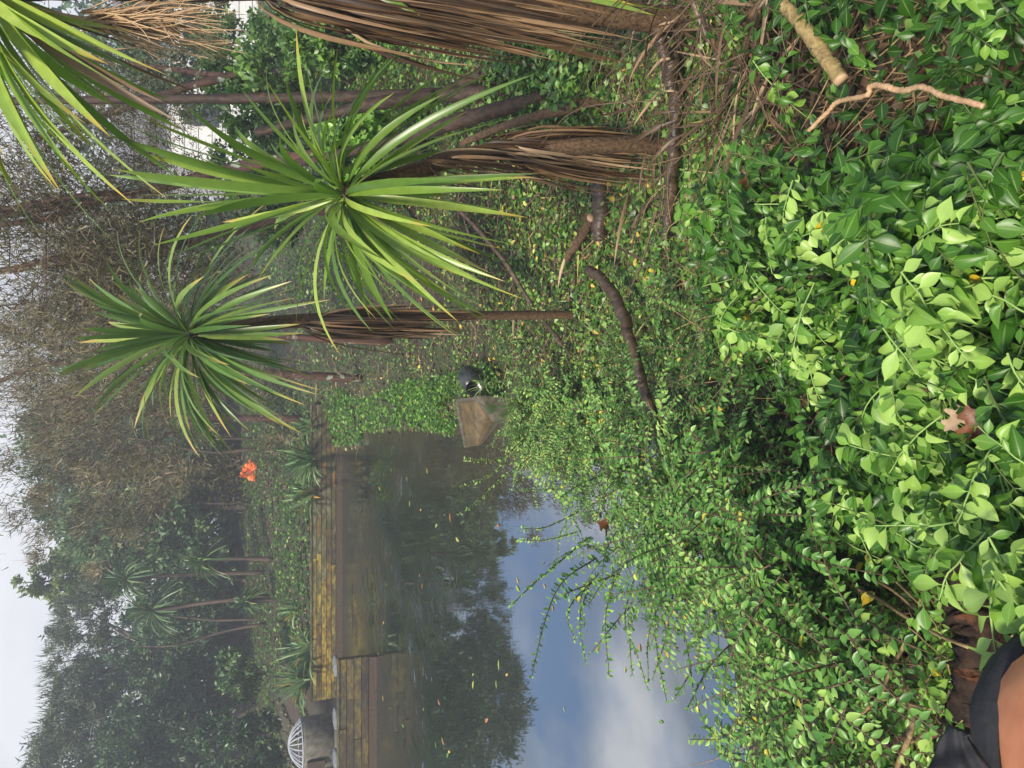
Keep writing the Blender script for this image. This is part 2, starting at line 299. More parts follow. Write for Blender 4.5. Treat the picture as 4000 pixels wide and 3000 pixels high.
# pond water: murky body under a reflecting skin, ruffled where the inflow stirs it
m, t, N, L = newmat('pond_water'); tc_ = N('ShaderNodeTexCoord')
sp = N('ShaderNodeSeparateXYZ'); L(tc_.outputs['Object'], sp.inputs[0])
def noise(scale, sx, sy, detail):
    mp = N('ShaderNodeMapping'); mp.inputs['Scale'].default_value = (sx, sy, 1); L(tc_.outputs['Object'], mp.inputs[0])
    n = N('ShaderNodeTexNoise'); n.inputs['Scale'].default_value = scale; n.inputs['Detail'].default_value = detail; L(mp.outputs[0], n.inputs[0]); return n
w1 = noise(5.0, .62, 1.25, 2); w2 = noise(1.2, 1, 1, 2); w3 = noise(16, .7, 1.2, 1)
msk = N('ShaderNodeMapRange'); msk.interpolation_type = 'SMOOTHSTEP'; L(sp.outputs[1], msk.inputs[0])
msk.inputs['From Min'].default_value = 8.6; msk.inputs['From Max'].default_value = 11.5; msk.inputs['To Min'].default_value = .012; msk.inputs['To Max'].default_value = 1
pm = noise(.75, 1, .6, 4); pr = ramp(N, [(.46, (.04, .04, .04)), (.66, (1, 1, 1))]); L(pm.outputs[0], pr.inputs[0])
mu = N('ShaderNodeMath'); mu.operation = 'MULTIPLY'; L(msk.outputs[0], mu.inputs[0]); L(pr.outputs[0], mu.inputs[1])
ad = N('ShaderNodeMath'); ad.operation = 'MULTIPLY_ADD'; L(w3.outputs[0], ad.inputs[0]); ad.inputs[1].default_value = .32; L(w1.outputs[0], ad.inputs[2])
hm = N('ShaderNodeMath'); hm.operation = 'MULTIPLY'; L(ad.outputs[0], hm.inputs[0]); L(mu.outputs[0], hm.inputs[1])
bp = N('ShaderNodeBump'); bp.inputs['Strength'].default_value = 1; bp.inputs['Distance'].default_value = .033; L(hm.outputs[0], bp.inputs['Height'])
df = N('ShaderNodeBsdfDiffuse'); rb = ramp(N, [(.35, (.028, .026, .013)), (.65, (.055, .045, .022))]); L(w2.outputs[0], rb.inputs[0])
bx = N('ShaderNodeMapRange'); bx.interpolation_type = 'SMOOTHSTEP'; L(sp.outputs[0], bx.inputs[0]); bx.inputs['From Min'].default_value = -2.6; bx.inputs['From Max'].default_value = .2
bm = N('ShaderNodeMixRGB'); L(bx.outputs[0], bm.inputs[0]); bm.inputs[1].default_value = (.012, .017, .011, 1); L(rb.outputs[0], bm.inputs[2]); L(bm.outputs[0], df.inputs[0])
gl = N('ShaderNodeBsdfGlossy'); gl.inputs['Roughness'].default_value = .015; gl.inputs['Color'].default_value = (.95, .97, 1, 1); L(bp.outputs[0], gl.inputs['Normal'])
fr = N('ShaderNodeFresnel'); fr.inputs['IOR'].default_value = 4.6; L(bp.outputs[0], fr.inputs['Normal'])
ms = N('ShaderNodeMixShader'); L(fr.outputs[0], ms.inputs[0]); L(df.outputs[0], ms.inputs[1]); L(gl.outputs[0], ms.inputs[2])
o = N('ShaderNodeOutputMaterial'); L(ms.outputs[0], o.inputs[0]); M['water'] = m
# stained timber / concrete walls
def wallmat(name, stops, seed, spread):
    m, t, N, L = newmat(name); tc_ = N('ShaderNodeTexCoord')
    mp = N('ShaderNodeMapping'); mp.inputs['Scale'].default_value = (1.1, 1, 2.6); mp.inputs['Location'].default_value = (seed, 0, 0); L(tc_.outputs['Object'], mp.inputs[0])
    n = N('ShaderNodeTexNoise'); n.inputs['Scale'].default_value = 1.3; n.inputs['Detail'].default_value = 9; n.inputs['Roughness'].default_value = .68; L(mp.outputs[0], n.inputs[0])
    at = N('ShaderNodeAttribute'); at.attribute_name = 'tint'; a2 = N('ShaderNodeMath'); a2.operation = 'MULTIPLY_ADD'; L(at.outputs['Fac'], a2.inputs[0]); a2.inputs[1].default_value = .24; L(n.outputs[0], a2.inputs[2])
    a3 = N('ShaderNodeMath'); a3.operation = 'SUBTRACT'; L(a2.outputs[0], a3.inputs[0]); a3.inputs[1].default_value = .12
    r = ramp(N, stops); L(a3.outputs[0], r.inputs[0])
    n3 = N('ShaderNodeTexNoise'); n3.inputs['Scale'].default_value = 9; n3.inputs['Detail'].default_value = 6; L(mp.outputs[0], n3.inputs[0])
    rr = ramp(N, [(.40, (.22, .2, .17)), (.58, (1, 1, 1))]); L(n3.outputs[0], rr.inputs[0])
    mm = N('ShaderNodeMixRGB'); mm.blend_type = 'MULTIPLY'; mm.inputs[0].default_value = .8; L(r.outputs[0], mm.inputs[1]); L(rr.outputs[0], mm.inputs[2])
    b = N('ShaderNodeBsdfPrincipled'); L(mm.outputs[0], b.inputs['Base Color']); b.inputs['Roughness'].default_value = .6
    bp = N('ShaderNodeBump'); bp.inputs['Strength'].default_value = .4; bp.inputs['Distance'].default_value = .02; L(n3.outputs[0], bp.inputs['Height']); L(bp.outputs[0], b.inputs['Normal'])
    o = N('ShaderNodeOutputMaterial'); L(b.outputs[0], o.inputs[0]); return m
M['wall_far'] = wallmat('mossy_boards', [(.30, (.022, .017, .010)), (.42, (.075, .060, .022)), (.50, (.16, .15, .085)), (.57, (.085, .085, .022)), (.64, (.05, .042, .018)), (.72, (.24, .13, .02))], 3, 1)
M['wall_gold'] = wallmat('lichen_boards', [(.30, (.035, .022, .010)), (.42, (.16, .095, .018)), (.50, (.36, .26, .03)), (.57, (.16, .14, .035)), (.64, (.07, .06, .018)), (.72, (.36, .25, .024))], 9, 1)
M['wall_near'] = wallmat('stained_boards', [(.30, (.016, .010, .007)), (.44, (.060, .043, .014)), (.53, (.15, .105, .022)), (.60, (.075, .068, .030)), (.66, (.035, .025, .012)), (.74, (.26, .14, .02))], 21, 1)
M['disc'] = barkmat('dull_grey_disc', (.09, .095, .10), (.17, .175, .185), (14, 14, 14), .7, .3, .3)
M['rust'] = barkmat('rust_brown_rail', (.022, .015, .010), (.075, .050, .032), (20, 20, 20), .6, .5)
M['concrete'] = barkmat('weathered_concrete', (.055, .050, .036), (.155, .14, .11), (9, 9, 9), .7, .4, .4, ((.07, .05, .03), 2.2, .62))
M['concrete_wet'] = barkmat('wet_algae_concrete', (.045, .032, .012), (.15, .10, .034), (9, 9, 9), .3, .5, .5, ((.16, .07, .02), 4, .62))
M['steel'] = barkmat('galvanised_bar', (.20, .21, .225), (.34, .36, .39), (20, 20, 20), .6, .1, .6)
M['hdpe'] = barkmat('black_plastic_pipe', (.012, .014, .013), (.035, .04, .038), (8, 8, 8), .25, .05, .6)
M['bag'] = barkmat('orange_plastic', (.85, .13, .03), (.95, .20, .05), (12, 12, 12), .45, .2, .4)
M['white'] = barkmat('sky_white_boards', (.62, .61, .60), (.75, .74, .73), (3, 3, 3), .6, .1)
M['roof'] = barkmat('grey_roof', (.10, .10, .11), (.16, .16, .17), (3, 3, 3), .6, .1)
M['glass'] = barkmat('dark_window', (.02, .025, .03), (.04, .045, .05), (3, 3, 3), .08, 0, .8)
M['oak'] = barkmat('dry_oak_leaf', (.085, .03, .014), (.17, .062, .028), (30, 30, 30), .45, .3)
M['dryleaf'] = barkmat('dry_beige_leaf', (.26, .17, .10), (.40, .29, .19), (30, 30, 30), .6, .4)
M['floatleaf'] = leafmat('floating_leaf', [(0, (.10, .22, .04)), (.5, (.36, .42, .10)), (.8, (.55, .38, .06)), (1, (.40, .18, .06))], rough=.4, trans=.1)

# ------------------------------------------------------------------ ground, water
def axis(a, b, c0, c1, fine, far):
    mid = np.arange(c0, c1, fine); lo = c0 - np.geomspace(fine, c0 - a, far)[::-1]; hi = c1 + np.geomspace(fine, b - c1, far)
    return np.concatenate([lo, mid, hi])
gx = axis(-400, 400, -9, 8, .1, 60); gy = axis(-60, 900, -1, 27, .1, 60)
X, Y = np.meshgrid(gx, gy, indexing='ij'); Zg = ground(X, Y)
mb = MB(); nx, ny = X.shape; i, j = np.meshgrid(np.arange(nx - 1), np.arange(ny - 1), indexing='ij')
mb.add(np.stack([X, Y, Zg], -1).reshape(-1, 3), np.stack([i * ny + j, (i + 1) * ny + j, (i + 1) * ny + j + 1, i * ny + j + 1], -1).reshape(-1, 4))
o = mb.build('ground', M['soil']); o['kind'] = 'structure'
mb = MB(); mb.add([(-27, 2, 0), (3.5, 2, 0), (3.5, 22.5, 0), (-27, 22.5, 0)], [(0, 1, 2, 3)])
o = mb.build('water', M['water']); o['kind'] = 'structure'

def box(mb, lo, hi, tint=.5, mat=0, bev=0.0):
    x0, y0, z0 = lo; x1, y1, z1 = hi
    v = [(x0, y0, z0), (x1, y0, z0), (x1, y1, z0), (x0, y1, z0), (x0, y0, z1), (x1, y0, z1), (x1, y1, z1), (x0, y1, z1)]
    mb.add(v, [(0, 3, 2, 1), (4, 5, 6, 7), (0, 1, 5, 4), (1, 2, 6, 5), (2, 3, 7, 6), (3, 0, 4, 7)], tint, 0, mat)

# ------------------------------------------------------------------ the two timber weir walls
def weir(name, label, x0, x1, y, top, mat, rows, lens, gold_to=None):
    t = thing(name, label, 'wall', ((x0 + x1) / 2, y, 0))
    mb = MB(); h = (top - .14) / rows; r = np.random.default_rng(int(abs(x0) * 10))
    for k in range(rows):
        x = x0 + r.uniform(-.6, 0)
        while x < x1:
            e = min(x + r.uniform(*lens), x1); a = max(x, x0)
            gm = 1 if gold_to is not None and (a + e) / 2 < gold_to + r.uniform(-.5, .5) else 0
            if e - a > .05:
                z0 = .14 + k * h; yo = r.uniform(0, .02)
                box(mb, (a + .004, y + yo, z0 + .005), (e - .004, y + .075, z0 + h - .005), r.uniform(0, 1), gm)
            x = e
    box(mb, (x0 + .01, y + .076, -.3), (x1 - .01, y + .16, top - .02), .1, 0)
    mb.build('boards', [M[mat], M['wall_gold']], t, smooth=False)
    mb = MB(); box(mb, (x0, y - .05, -.35), (x1, y + .074, .135), .4); box(mb, (x0, y - .012, -.3), (x1, y - .06, .06), .6); mb.build('bottom_rail', M['rust'], t, smooth=False)
    mb = MB(); box(mb, (x0 - .01, y - .012, top), (x1, y + .17, top + .022), .9); mb.build('capping', M['wall_far'], t, smooth=False)
    return t
HF = float(P(1218, 2000, YW)[2]); HN = float(P(1325, 2800, YN)[2])
xr = float(P(1300, 1580, YW)[0]); xnr = float(P(1400, 2570, YN)[0])
weir('weir_wall', 'long low wall of yellow-stained boards across the pond below the leafy bank', XEND, xr, YW, HF, 'wall_far', 5, (1.2, 2.6), float(P(1270, 2150, YW)[0]))
weir('weir_wall', 'brown stained board wall standing nearer in the water, in front of the domed concrete chamber', -13.5, xnr, YN, HN, 'wall_near', 4, (1.6, 3.2))
for k, (px, py) in enumerate([(1316, 2608), (1316, 2815), (1322, 2975)]):
    c = P(px, py, YN + .28); mb = MB()
    th = np.linspace(0, 2 * np.pi, 20, endpoint=False); prof = [(.02, .035), (.12, .03), (.18, .018), (.2, .0), (.2, -.03), (.03, -.035)]
    v = np.array([[(r * np.cos(a), r * np.sin(a), z) for a in th] for r, z in prof]).reshape(-1, 3) + [c[0], YN + .40, HN + .02]
    i, j = np.meshgrid(np.arange(len(prof) - 1), np.arange(20), indexing='ij'); j2 = (j + 1) % 20
    mb.add(v, [np.stack([i * 20 + j, i * 20 + j2, (i + 1) * 20 + j2, (i + 1) * 20 + j], -1).reshape(-1, 4), np.arange(20)[None], (np.arange(20) + 100)[::-1][None]])
    o = mb.build('float_disc', M['disc']); p_ = o
    tag(o, ['pale grey disc on the wall top at its right end', 'pale grey disc on the wall top in front of the concrete chamber', 'pale grey disc cut off by the picture edge beside the chamber'][k], 'disc', 'pale discs along the nearer wall')

# ------------------------------------------------------------------ domed concrete chamber
c = P(1240, 2895, 17.2); cx, cy = float(c[0]), 17.2; zt = float(P(1178, 2895, 17.2)[2])
t = thing('outlet_chamber', 'round concrete chamber with a ribbed steel dome grate behind the wall', 'chamber', (cx, cy, -.4))
def lathe(mb, prof, c, n=32, mat=0, closed=True):
    th = np.linspace(0, 2 * np.pi, n, endpoint=False)
    v = np.array([[(r * np.cos(a), r * np.sin(a), z) for a in th] for r, z in prof]).reshape(-1, 3) + np.asarray(c)
    i, j = np.meshgrid(np.arange(len(prof) - 1), np.arange(n), indexing='ij'); j2 = (j + 1) % n
    fs = [np.stack([i * n + j, i * n + j2, (i + 1) * n + j2, (i + 1) * n + j], -1).reshape(-1, 4)]
    if closed: fs += [np.arange(n)[::-1][None], (np.arange(n) + (len(prof) - 1) * n)[None]]
    mb.add(v, fs, .5, 0, mat)
mb = MB(); lathe(mb, [(.54, -.4), (.54, .44), (.53, .45), (.53, .47), (.54, .48), (.54, zt - .05), (.52, zt - .01), (.50, zt)], (cx, cy, 0)); mb.build('chamber_ring', M['concrete'], t)
mb = MB(); a0 = -math.pi / 2 - .45
for dz in (zt - .42,): box(mb, (cx - .34, cy - .60, dz), (cx - .16, cy - .42, zt - .06), .3)
mb.build('notch_plate', M['rust'], t, smooth=False)
dm = []
for k in range(22):
    a = 2 * math.pi * k / 22; mb = MB()
    pts = [(cx + .50 * math.cos(a) * s, cy + .50 * math.sin(a) * s, zt + .01 + .26 * (1 - s ** 2.2)) for s in (1, .85, .65, .42, .2, .06)]
    tube(mb, pts, [.016, .016], 6, 12); mb.build('dome_bar', M['steel'], t)
mb = MB(); lathe(mb, [(.11, zt + .235), (.11, zt + .262), (.07, zt + .285), (.01, zt + .29)], (cx, cy, 0), 20); mb.build('dome_cap', M['steel'], t)
mb = MB(); tube(mb, [(cx + .5 * math.cos(a), cy + .5 * math.sin(a), zt + .012) for a in np.linspace(0, 2 * math.pi, 25)], [.02, .02], 6, 60); mb.build('dome_ring', M['steel'], t)

# ------------------------------------------------------------------ pipe outlet with flared apron
def AP(x, y, z): return PZ(1850 + (x - 1850) * .84, 1640 + (y - 1640) * .90, z * .9)
M['concrete_dark'] = barkmat('mossy_concrete', (.030, .028, .018), (.115, .10, .072), (14, 14, 14), .75, .8, .3, ((.035, .055, .015), 5, .56))
t = thing('pipe_outlet', 'small concrete flared apron with short side walls at the water edge', 'outlet', AP(1850, 1650, 0))
def prism(mb, top, th, mat=0, tint=.5):     # plate: polygon of points, extruded down
    top = np.asarray(top, float); n = len(top); bot = top - [0, 0, th]
    fs = [np.arange(n)[None], (np.arange(n)[::-1] + n)[None]] + [np.array([(k, k + n, (k + 1) % n + n, (k + 1) % n)]) for k in range(n)]
    mb.add(np.concatenate([top, bot]), fs, tint, 0, mat)
mb = MB()
prism(mb, [AP(1768, 1562, .26), AP(1852, 1558, .26), AP(1905, 1622, .12), AP(1866, 1752, .03), AP(1812, 1756, .03)], .16)
mb.build('apron_floor', M['concrete_wet'], t, smooth=False)
mb = MB()
a, b_, c2, d_ = AP(1840, 1540, .42), AP(1862, 1534, .42), AP(1952, 1636, .16), AP(1936, 1650, .16)
prism(mb, [a, b_, c2, d_], .36); mb.build('side_wall', M['concrete_dark'], t, smooth=False)
mb = MB(); prism(mb, [AP(1758, 1562, .30), AP(1768, 1560, .30), AP(1812, 1760, .06), AP(1804, 1762, .06)], .3); mb.build('side_wall', M['concrete_dark'], t, smooth=False)
mb = MB(); prism(mb, [AP(1762, 1548, .40), AP(1842, 1540, .42), AP(1848, 1556, .40), AP(1768, 1562, .38)], .34); mb.build('head_wall', M['concrete_dark'], t, smooth=False)
for o in list(scn.objects):
    if o.parent is t: b_ = o.modifiers.new('worn', 'BEVEL'); b_.width = .014; b_.segments = 2
c = PZ(1832, 1500, .40); mb = MB()
c = c + [0, -.08, 0]; c0 = c + [-.03, -.06, -.02]; c1 = c + [.10, .14, .0]
ax = nrmz(c1 - c0); u = nrmz(np.cross(ax, [0, 0, 1])); w = np.cross(ax, u); n = 24
th = np.linspace(0, 2 * np.pi, n, endpoint=False); rings = []
for rr, cc in ((.105, c1), (.105, c0), (.093, c0), (.093, c0 + ax * .2)): rings.append(cc + rr * (np.cos(th)[:, None] * u + np.sin(th)[:, None] * w))
i, j = np.meshgrid(np.arange(3), np.arange(n), indexing='ij'); j2 = (j + 1) % n
mb.add(np.concatenate(rings), [np.stack([i * n + j, i * n + j2, (i + 1) * n + j2, (i + 1) * n + j], -1).reshape(-1, 4), (np.arange(n) + 3 * n)[None]])
o = mb.build('drain_pipe', M['hdpe']); tag(o, 'open end of a shiny black plastic pipe above the concrete apron', 'pipe')

# ------------------------------------------------------------------ plants: strap leaves (cabbage trees, flax, sedge)
def strap(mb, p0, p1, p2, w, tint, n=11, fold=.28, mat=0, taper=.35, twist=0.0):
    s = np.linspace(0, 1, n)[:, None]; p0, p1, p2 = map(np.asarray, (p0, p1, p2))
    c = (1 - s) ** 2 * p0 + 2 * s * (1 - s) * p1 + s * s * p2; tg = nrmz(np.gradient(c, axis=0))
    upv = np.array([0, 0, 1.0]) + .25 * RNG.normal(size=3); sd_ = nrmz(np.cross(tg, upv))
    if twist:
        nn = np.cross(sd_, tg); an = twist * s; sd_ = sd_ * np.cos(an) + nn * np.sin(an)
    nn = np.cross(sd_, tg); prof = np.minimum(taper + (1 - taper) * np.clip(s / .3, 0, 1), 1) * np.clip((1 - s) / .38, 0, 1) ** .75
    hw = w * .5 * prof + .0004
    v = np.stack([c - sd_ * hw + nn * hw * fold, c, c + sd_ * hw + nn * hw * fold], 1).reshape(-1, 3)
    f = [(k * 3 + j, k * 3 + j + 1, k * 3 + j + 4, k * 3 + j + 3) for k in range(n - 1) for j in (0, 1)]
    mb.add(v, np.array(f), tint, np.repeat(s[:, 0], 3), mat)
def crown(mb, C, tips, D0, w, lift, extra, Lr, tint=(.25, 1), droop=.25, spread=.45, elmin=-.7):
    C = np.asarray(C)
    for (tx, ty) in tips:
        tip = P(tx, ty, D0 + rnd(-spread, spread)); v = tip - C; Ld = np.linalg.norm(v)
        ctrl = C + v * .5 + np.array([0, 0, lift * Ld]) + RNG.normal(size=3) * .04 * Ld
        st = C + nrmz(v) * .03 + RNG.normal(size=3) * .012
        strap(mb, st, ctrl, tip, w * rnd(.8, 1.15), np.clip(rnd(*tint), 0, 1), twist=rnd(-1.2, 1.2))
    for k in range(extra):
        a = rnd(0, 6.283); el = math.asin(rnd(math.sin(elmin), 1)); d = np.array([math.cos(a) * math.cos(el), math.sin(a) * math.cos(el), math.sin(el)]); l = Lr * rnd(.7, 1.1)
        tip = C + d * l - np.array([0, 0, droop * l * max(0, math.cos(el))]); ctrl = C + d * l * .55 + np.array([0, 0, .06 * l])
        strap(mb, C + d * .03, ctrl, tip, w * rnd(.75, 1.1), rnd(tint[0] * .5, tint[1] * .8), twist=rnd(-.7, .7))
def skirt(mb, pts, rad, n, L0, w, out=.12, t0=0, t1=1):
    c = cat(pts, 60)
    for k in range(n):
        s = rnd(t0, t1); p = c[int(s * 59)]; a = rnd(0, 6.283); d = np.array([math.cos(a), math.sin(a), 0]); r = rad * rnd(.5, 1.1); l = L0 * rnd(.6, 1.15)
        o_ = rnd(.3, 1.0) * out
        p0 = p + d * r * .6; p1 = p + d * (r + o_ * .9) + [0, 0, -.12 * l]; p2 = p + d * (r + o_ * rnd(.3, 1.2)) + [rnd(-.03, .03), rnd(-.03, .03), -l]
        strap(mb, p0, p1, p2, w * rnd(.4, 1.0), np.clip(rnd(.0, 1) ** 1.2, 0, 1), n=8, fold=.5, twist=rnd(-2, 2))
S = 4000 / 2212.0
def T(s): return [(x * S, y * S) for x, y in q(s)]

# cabbage tree A, the slim straight one
Dc = 5.0; C = P(741, 1305, Dc); base = G(np.array([2262.]), np.array([1228.]))[0]; base[2] -= .05
t = thing('cabbage_tree', 'slim straight cabbage tree with a skirt of pale dead leaves to mid trunk', 'tree', base)
mb = MB(); pts = [base, P(1700, 1235, (base[1] + Dc) / 2), P(1150, 1255, Dc), C]; tube(mb, pts, [.034, .032, .045, .05], 10, 40, rough=.06); mb.build('trunk', M['bark_cab'], t)
mb = MB(); skirt(mb, [P(1210, 1262, Dc), P(1420, 1252, Dc), P(1750, 1238, Dc)], .035, 170, .72, .024, .085, 0, .62); skirt(mb, [P(1160, 1262, Dc), P(1230, 1262, Dc)], .03, 60, .8, .026, .14); mb.build('dead_leaf_skirt', M['dead'], t)
mb = MB(); crown(mb, C, T('120,815 138,850 160,860 205,895 235,925 290,925 330,880 190,650 235,600 230,760 205,800 255,635 290,620 375,580 430,590 460,560 500,600 540,590 590,610 640,620 648,700 600,760 690,820 640,800 580,925 660,880 560,870 690,790 655,720 440,972 465,968 410,930 370,905 500,945 540,900 620,735 250,700 170,740 350,640 300,880'), Dc, .034, .12, 120, .80, (.25, 1), droop=.36); mb.build('crown', M['strap_blue'], t)
# cabbage tree B, the big leaning head
Db = 3.3; C = P(1345, 765, Db); base = G(np.array([2640.]), np.array([560.]))[0]; base[2] -= .05
t = thing('cabbage_tree', 'leaning cabbage tree with the largest bright green head in the middle', 'tree', base)
mb = MB(); pts = [base, P(2300, 570, base[1]), P(1900, 600, Db + .25), P(1550, 690, Db + .1), C]; tube(mb, pts, [.045, .04, .036, .036, .05], 10, 40, rough=.07); mb.build('trunk', M['bark_cab'], t)
mb = MB(); skirt(mb, [P(1880, 560, Db + .2), P(2030, 570, Db + .2)], .04, 100, .86, .020, .17); skirt(mb, [P(2000, 565, Db + .15), P(2250, 560, Db + .1)], .04, 60, .55, .016, .10); skirt(mb, [P(1640, 640, Db + .1), P(1880, 600, Db + .2)], .03, 30, .5, .02, .09); mb.build('dead_leaf_skirt', M['dead'], t)
mb = MB(); crown(mb, C, T('232,290 240,365 234,378 262,430 330,530 352,575 285,420 300,250 400,225 255,310 520,190 615,165 655,110 640,65 730,100 690,140 650,240 560,150 1040,375 1045,352 1140,470 1122,460 990,285 1010,240 960,240 1035,660 990,695 1040,550 1095,540 1060,590 930,615 850,695 870,680 640,700 700,650 600,560 560,600 480,480 1110,575 1030,600 980,640 905,640 800,690 300,330 270,270 345,300 420,470 300,480 380,550'), Db, .032, .11, 80, .72, (.25, 1), droop=.46); mb.build('crown', M['strap'], t)
# cabbage tree C, cut off by the top of the picture
Dd = 2.9; C = P(-90, -60, Dd); base = G(np.array([2740.]), np.array([90.]))[0]; base[2] -= .05
t = thing('cabbage_tree', 'thick shaggy cabbage tree at the picture edge, its yellow-tipped leaves hanging in', 'tree', base)
mb = MB(); pts = [base, P(2300, 45, base[1]), P(1500, -40, Dd), P(600, -60, Dd), C]; tube(mb, pts, [.06, .055, .05, .05, .05], 12, 50, rough=.06); mb.build('trunk', M['bark_cab'], t)
mb = MB(); skirt(mb, [P(1000, -40, Dd), P(1500, -20, Dd), P(1900, 10, Dd)], .05, 300, .72, .022, .11); skirt(mb, [P(980, -30, Dd), P(1300, -20, Dd)], .05, 70, .9, .026, .19); mb.build('dead_leaf_skirt', M['dead'], t)
mb = MB(); crown(mb, C, [(461, 416), (430, 533), (285, 660), (235, 746), (393, 601), (221, 740), (86, 271), (60, 745), (664, 298), (579, 294), (20, 560), (130, 450), (330, 480), (500, 350), (260, 580), (420, 250), (-100, 800), (-250, 600), (30, 640), (150, 620), (520, 120), (350, 90)], Dd, .040, .16, 60, .80, (.35, 1), spread=.3); mb.build('crown', M['strap'], t)
mb = MB()
for (tx, ty) in [(809, 375), (640, 400), (696, 475), (760, 250)]:
    tip = P(tx, ty, Dd + rnd(-.2, .2)); strap(mb, C, (C + tip) / 2 + [0, 0, .12], tip, .034, rnd(.4, .8), twist=rnd(-1, 1))
mb.build('dead_leaf', M['dead'], t)
mb = MB()
for (ax_, ay_, tx, ty) in [(1900, -90, 2560, 60), (1850, -60, 2640, 45), (1800, -120, 2480, 20), (1950, -160, 2590, -20), (1300, -90, 1640, 60)]:
    strap(mb, P(ax_, ay_, Dd - .05), P((ax_ + tx) / 2, (ay_ + ty) / 2 - 25, Dd - .12), P(tx, ty, Dd - .15), .03, rnd(.2, .7), twist=rnd(-.5, .5))
mb.build('hanging_leaf', M['strap'], t)
mb = MB()                            # the dry, much branched flower stalk
a = P(150, 40, Dd); bq = P(420, 90, Dd)
for k in range(130):
    p0 = P(rnd(300, 520), rnd(40, 110), Dd + rnd(-.05, .05)); p2 = P(rnd(560, 960), rnd(-30, 240), Dd + rnd(-.15, .15)); tube(mb, [p0, (p0 + p2) / 2 + RNG.normal(size=3) * .02, p2], [.0028, .0012], 4, 7, tint=.8, cap=False)
tube(mb, [C, a, bq, P(700, 120, Dd)], [.012, .01, .004], 6, 16); mb.build('flower_stalk', M['twig'], t)
for o in list(scn.objects):
    if o.name.startswith('flower_stalk'): o.data.materials.clear(); o.data.materials.append(M['cutwood'])

# far cabbage heads across the pond
def far_cabbage(px, py, D, L0, label, tr_to):
    D *= 1.1; L0 *= 1.1; C = P(px, py, D); b0 = P(tr_to[0], tr_to[1], D); b0[2] = float(ground(b0[0], b0[1])) - .05
    t = thing('cabbage_tree', label, 'tree', b0, 'cabbage trees across the pond'); mb = MB(); tube(mb, [b0, (b0 + C) / 2 + [.04, 0, 0], C], [.07, .055], 7, 10, rough=.05); mb.build('trunk', M['bark_far'], t)
    mb = MB()
    for k in range(110):
        a = rnd(0, 6.283); el = rnd(-.5, 1.4); d = np.array([math.cos(a) * math.cos(el), math.sin(a) * math.cos(el), math.sin(el)]); l = L0 * rnd(.75, 1.1)
        strap(mb, C, C + d * l * .6 + [0, 0, .1 * l], C + d * l - [0, 0, .5 * l * math.cos(el)], .05, rnd(.1, 1), n=7)
    mb.build('crown', M['farcab'], t)
far_cabbage(500, 2260, 22.5, .85, 'far cabbage tree head with long hanging leaves, topmost of three', (1000, 2240))
far_cabbage(600, 2385, 22.0, .85, 'far cabbage tree head hanging lowest and leftmost of three', (1020, 2330))
far_cabbage(800, 2190, 21.5, .72, 'small far cabbage tree head on a thin pale trunk above the bank', (1010, 2190))
far_cabbage(970, 2350, 21.0, .5, 'short cabbage tree low on the far bank', (1070, 2350))

def clump(name, label, catg, base, n, L0, w, mat, lean=(0, 0), spread=.8, group=None, elr=(.45, 1.35), droop=.45):
    mb = MB(); base = np.asarray(base)
    for k in range(n):
        a = rnd(0, 6.283); el = rnd(*elr); d = np.array([math.cos(a) * math.cos(el) * spread + lean[0], math.sin(a) * math.cos(el) * spread + lean[1], math.sin(el)]); l = L0 * rnd(.6, 1.1)
        p0 = base + np.array([rnd(-.12, .12), rnd(-.12, .12), -.02]) * min(1, L0); p1 = p0 + d * l * .55; h = math.hypot(d[0], d[1])
        strap(mb, p0, p1, p0 + d * l - np.array([0, 0, droop * l * h]), w * rnd(.7, 1.1), rnd(0, 1), n=9, twist=rnd(-.6, .6))
    o = mb.build(name, M[mat]); return tag(o, label, catg, group)
for k, (px, py, D, n, L0, lab) in enumerate([
    (1218, 1790, 18.95, 110, 1.15, 'dense clump of pale green flax hanging over the wall below the orange bag'),
    (1218, 1920, 18.95, 80, 1.05, 'flax clump trailing grey-green blades over the wall, left of the denser one'),
    (1218, 1660, 18.95, 50, .7, 'smallest flax tuft at the right end of the far wall'),
    (1195, 2530, 19.2, 90, 1.1, 'flax clump with orange dead blades behind the yellow stained boards'),
    (1165, 2660, 19.6, 90, 1.1, 'bluish flax clump left of the orange-bladed one, above the wall end'),
    (1120, 2380, 20.5, 26, .6, 'small dark flax tuft among the leaves on the far bank')]):
    p = P(px, py, D); p[2] = float(ground(p[0], p[1])); clump('flax_clump', lab, 'flax', p, n, L0, .062, 'flax', lean=(-.1, -.25), group='flax clumps on the far bank')
p = P(1985, 1560, 6.6); p[2] = max(float(ground(p[0], p[1])), .05); clump('sedge_tuft', 'fine green sedge tuft hanging over the right side wall of the apron', 'sedge', p, 260, .62, .007, 'sedge', lean=(-.55, -.25), droop=.7)
p = PZ(2085, 1690, .1); clump('sedge_tuft', 'small brownish sedge tuft dipping into the sky-blue water', 'sedge', p, 110, .42, .006, 'sedge', lean=(-.5, -.2), droop=.8)
p = PZ(1895, 1500, .4); clump('sedge_tuft', 'spiky little rosette of green blades beside the black pipe', 'sedge', p, 30, .22, .010, 'sedge', elr=(.2, 1.3))

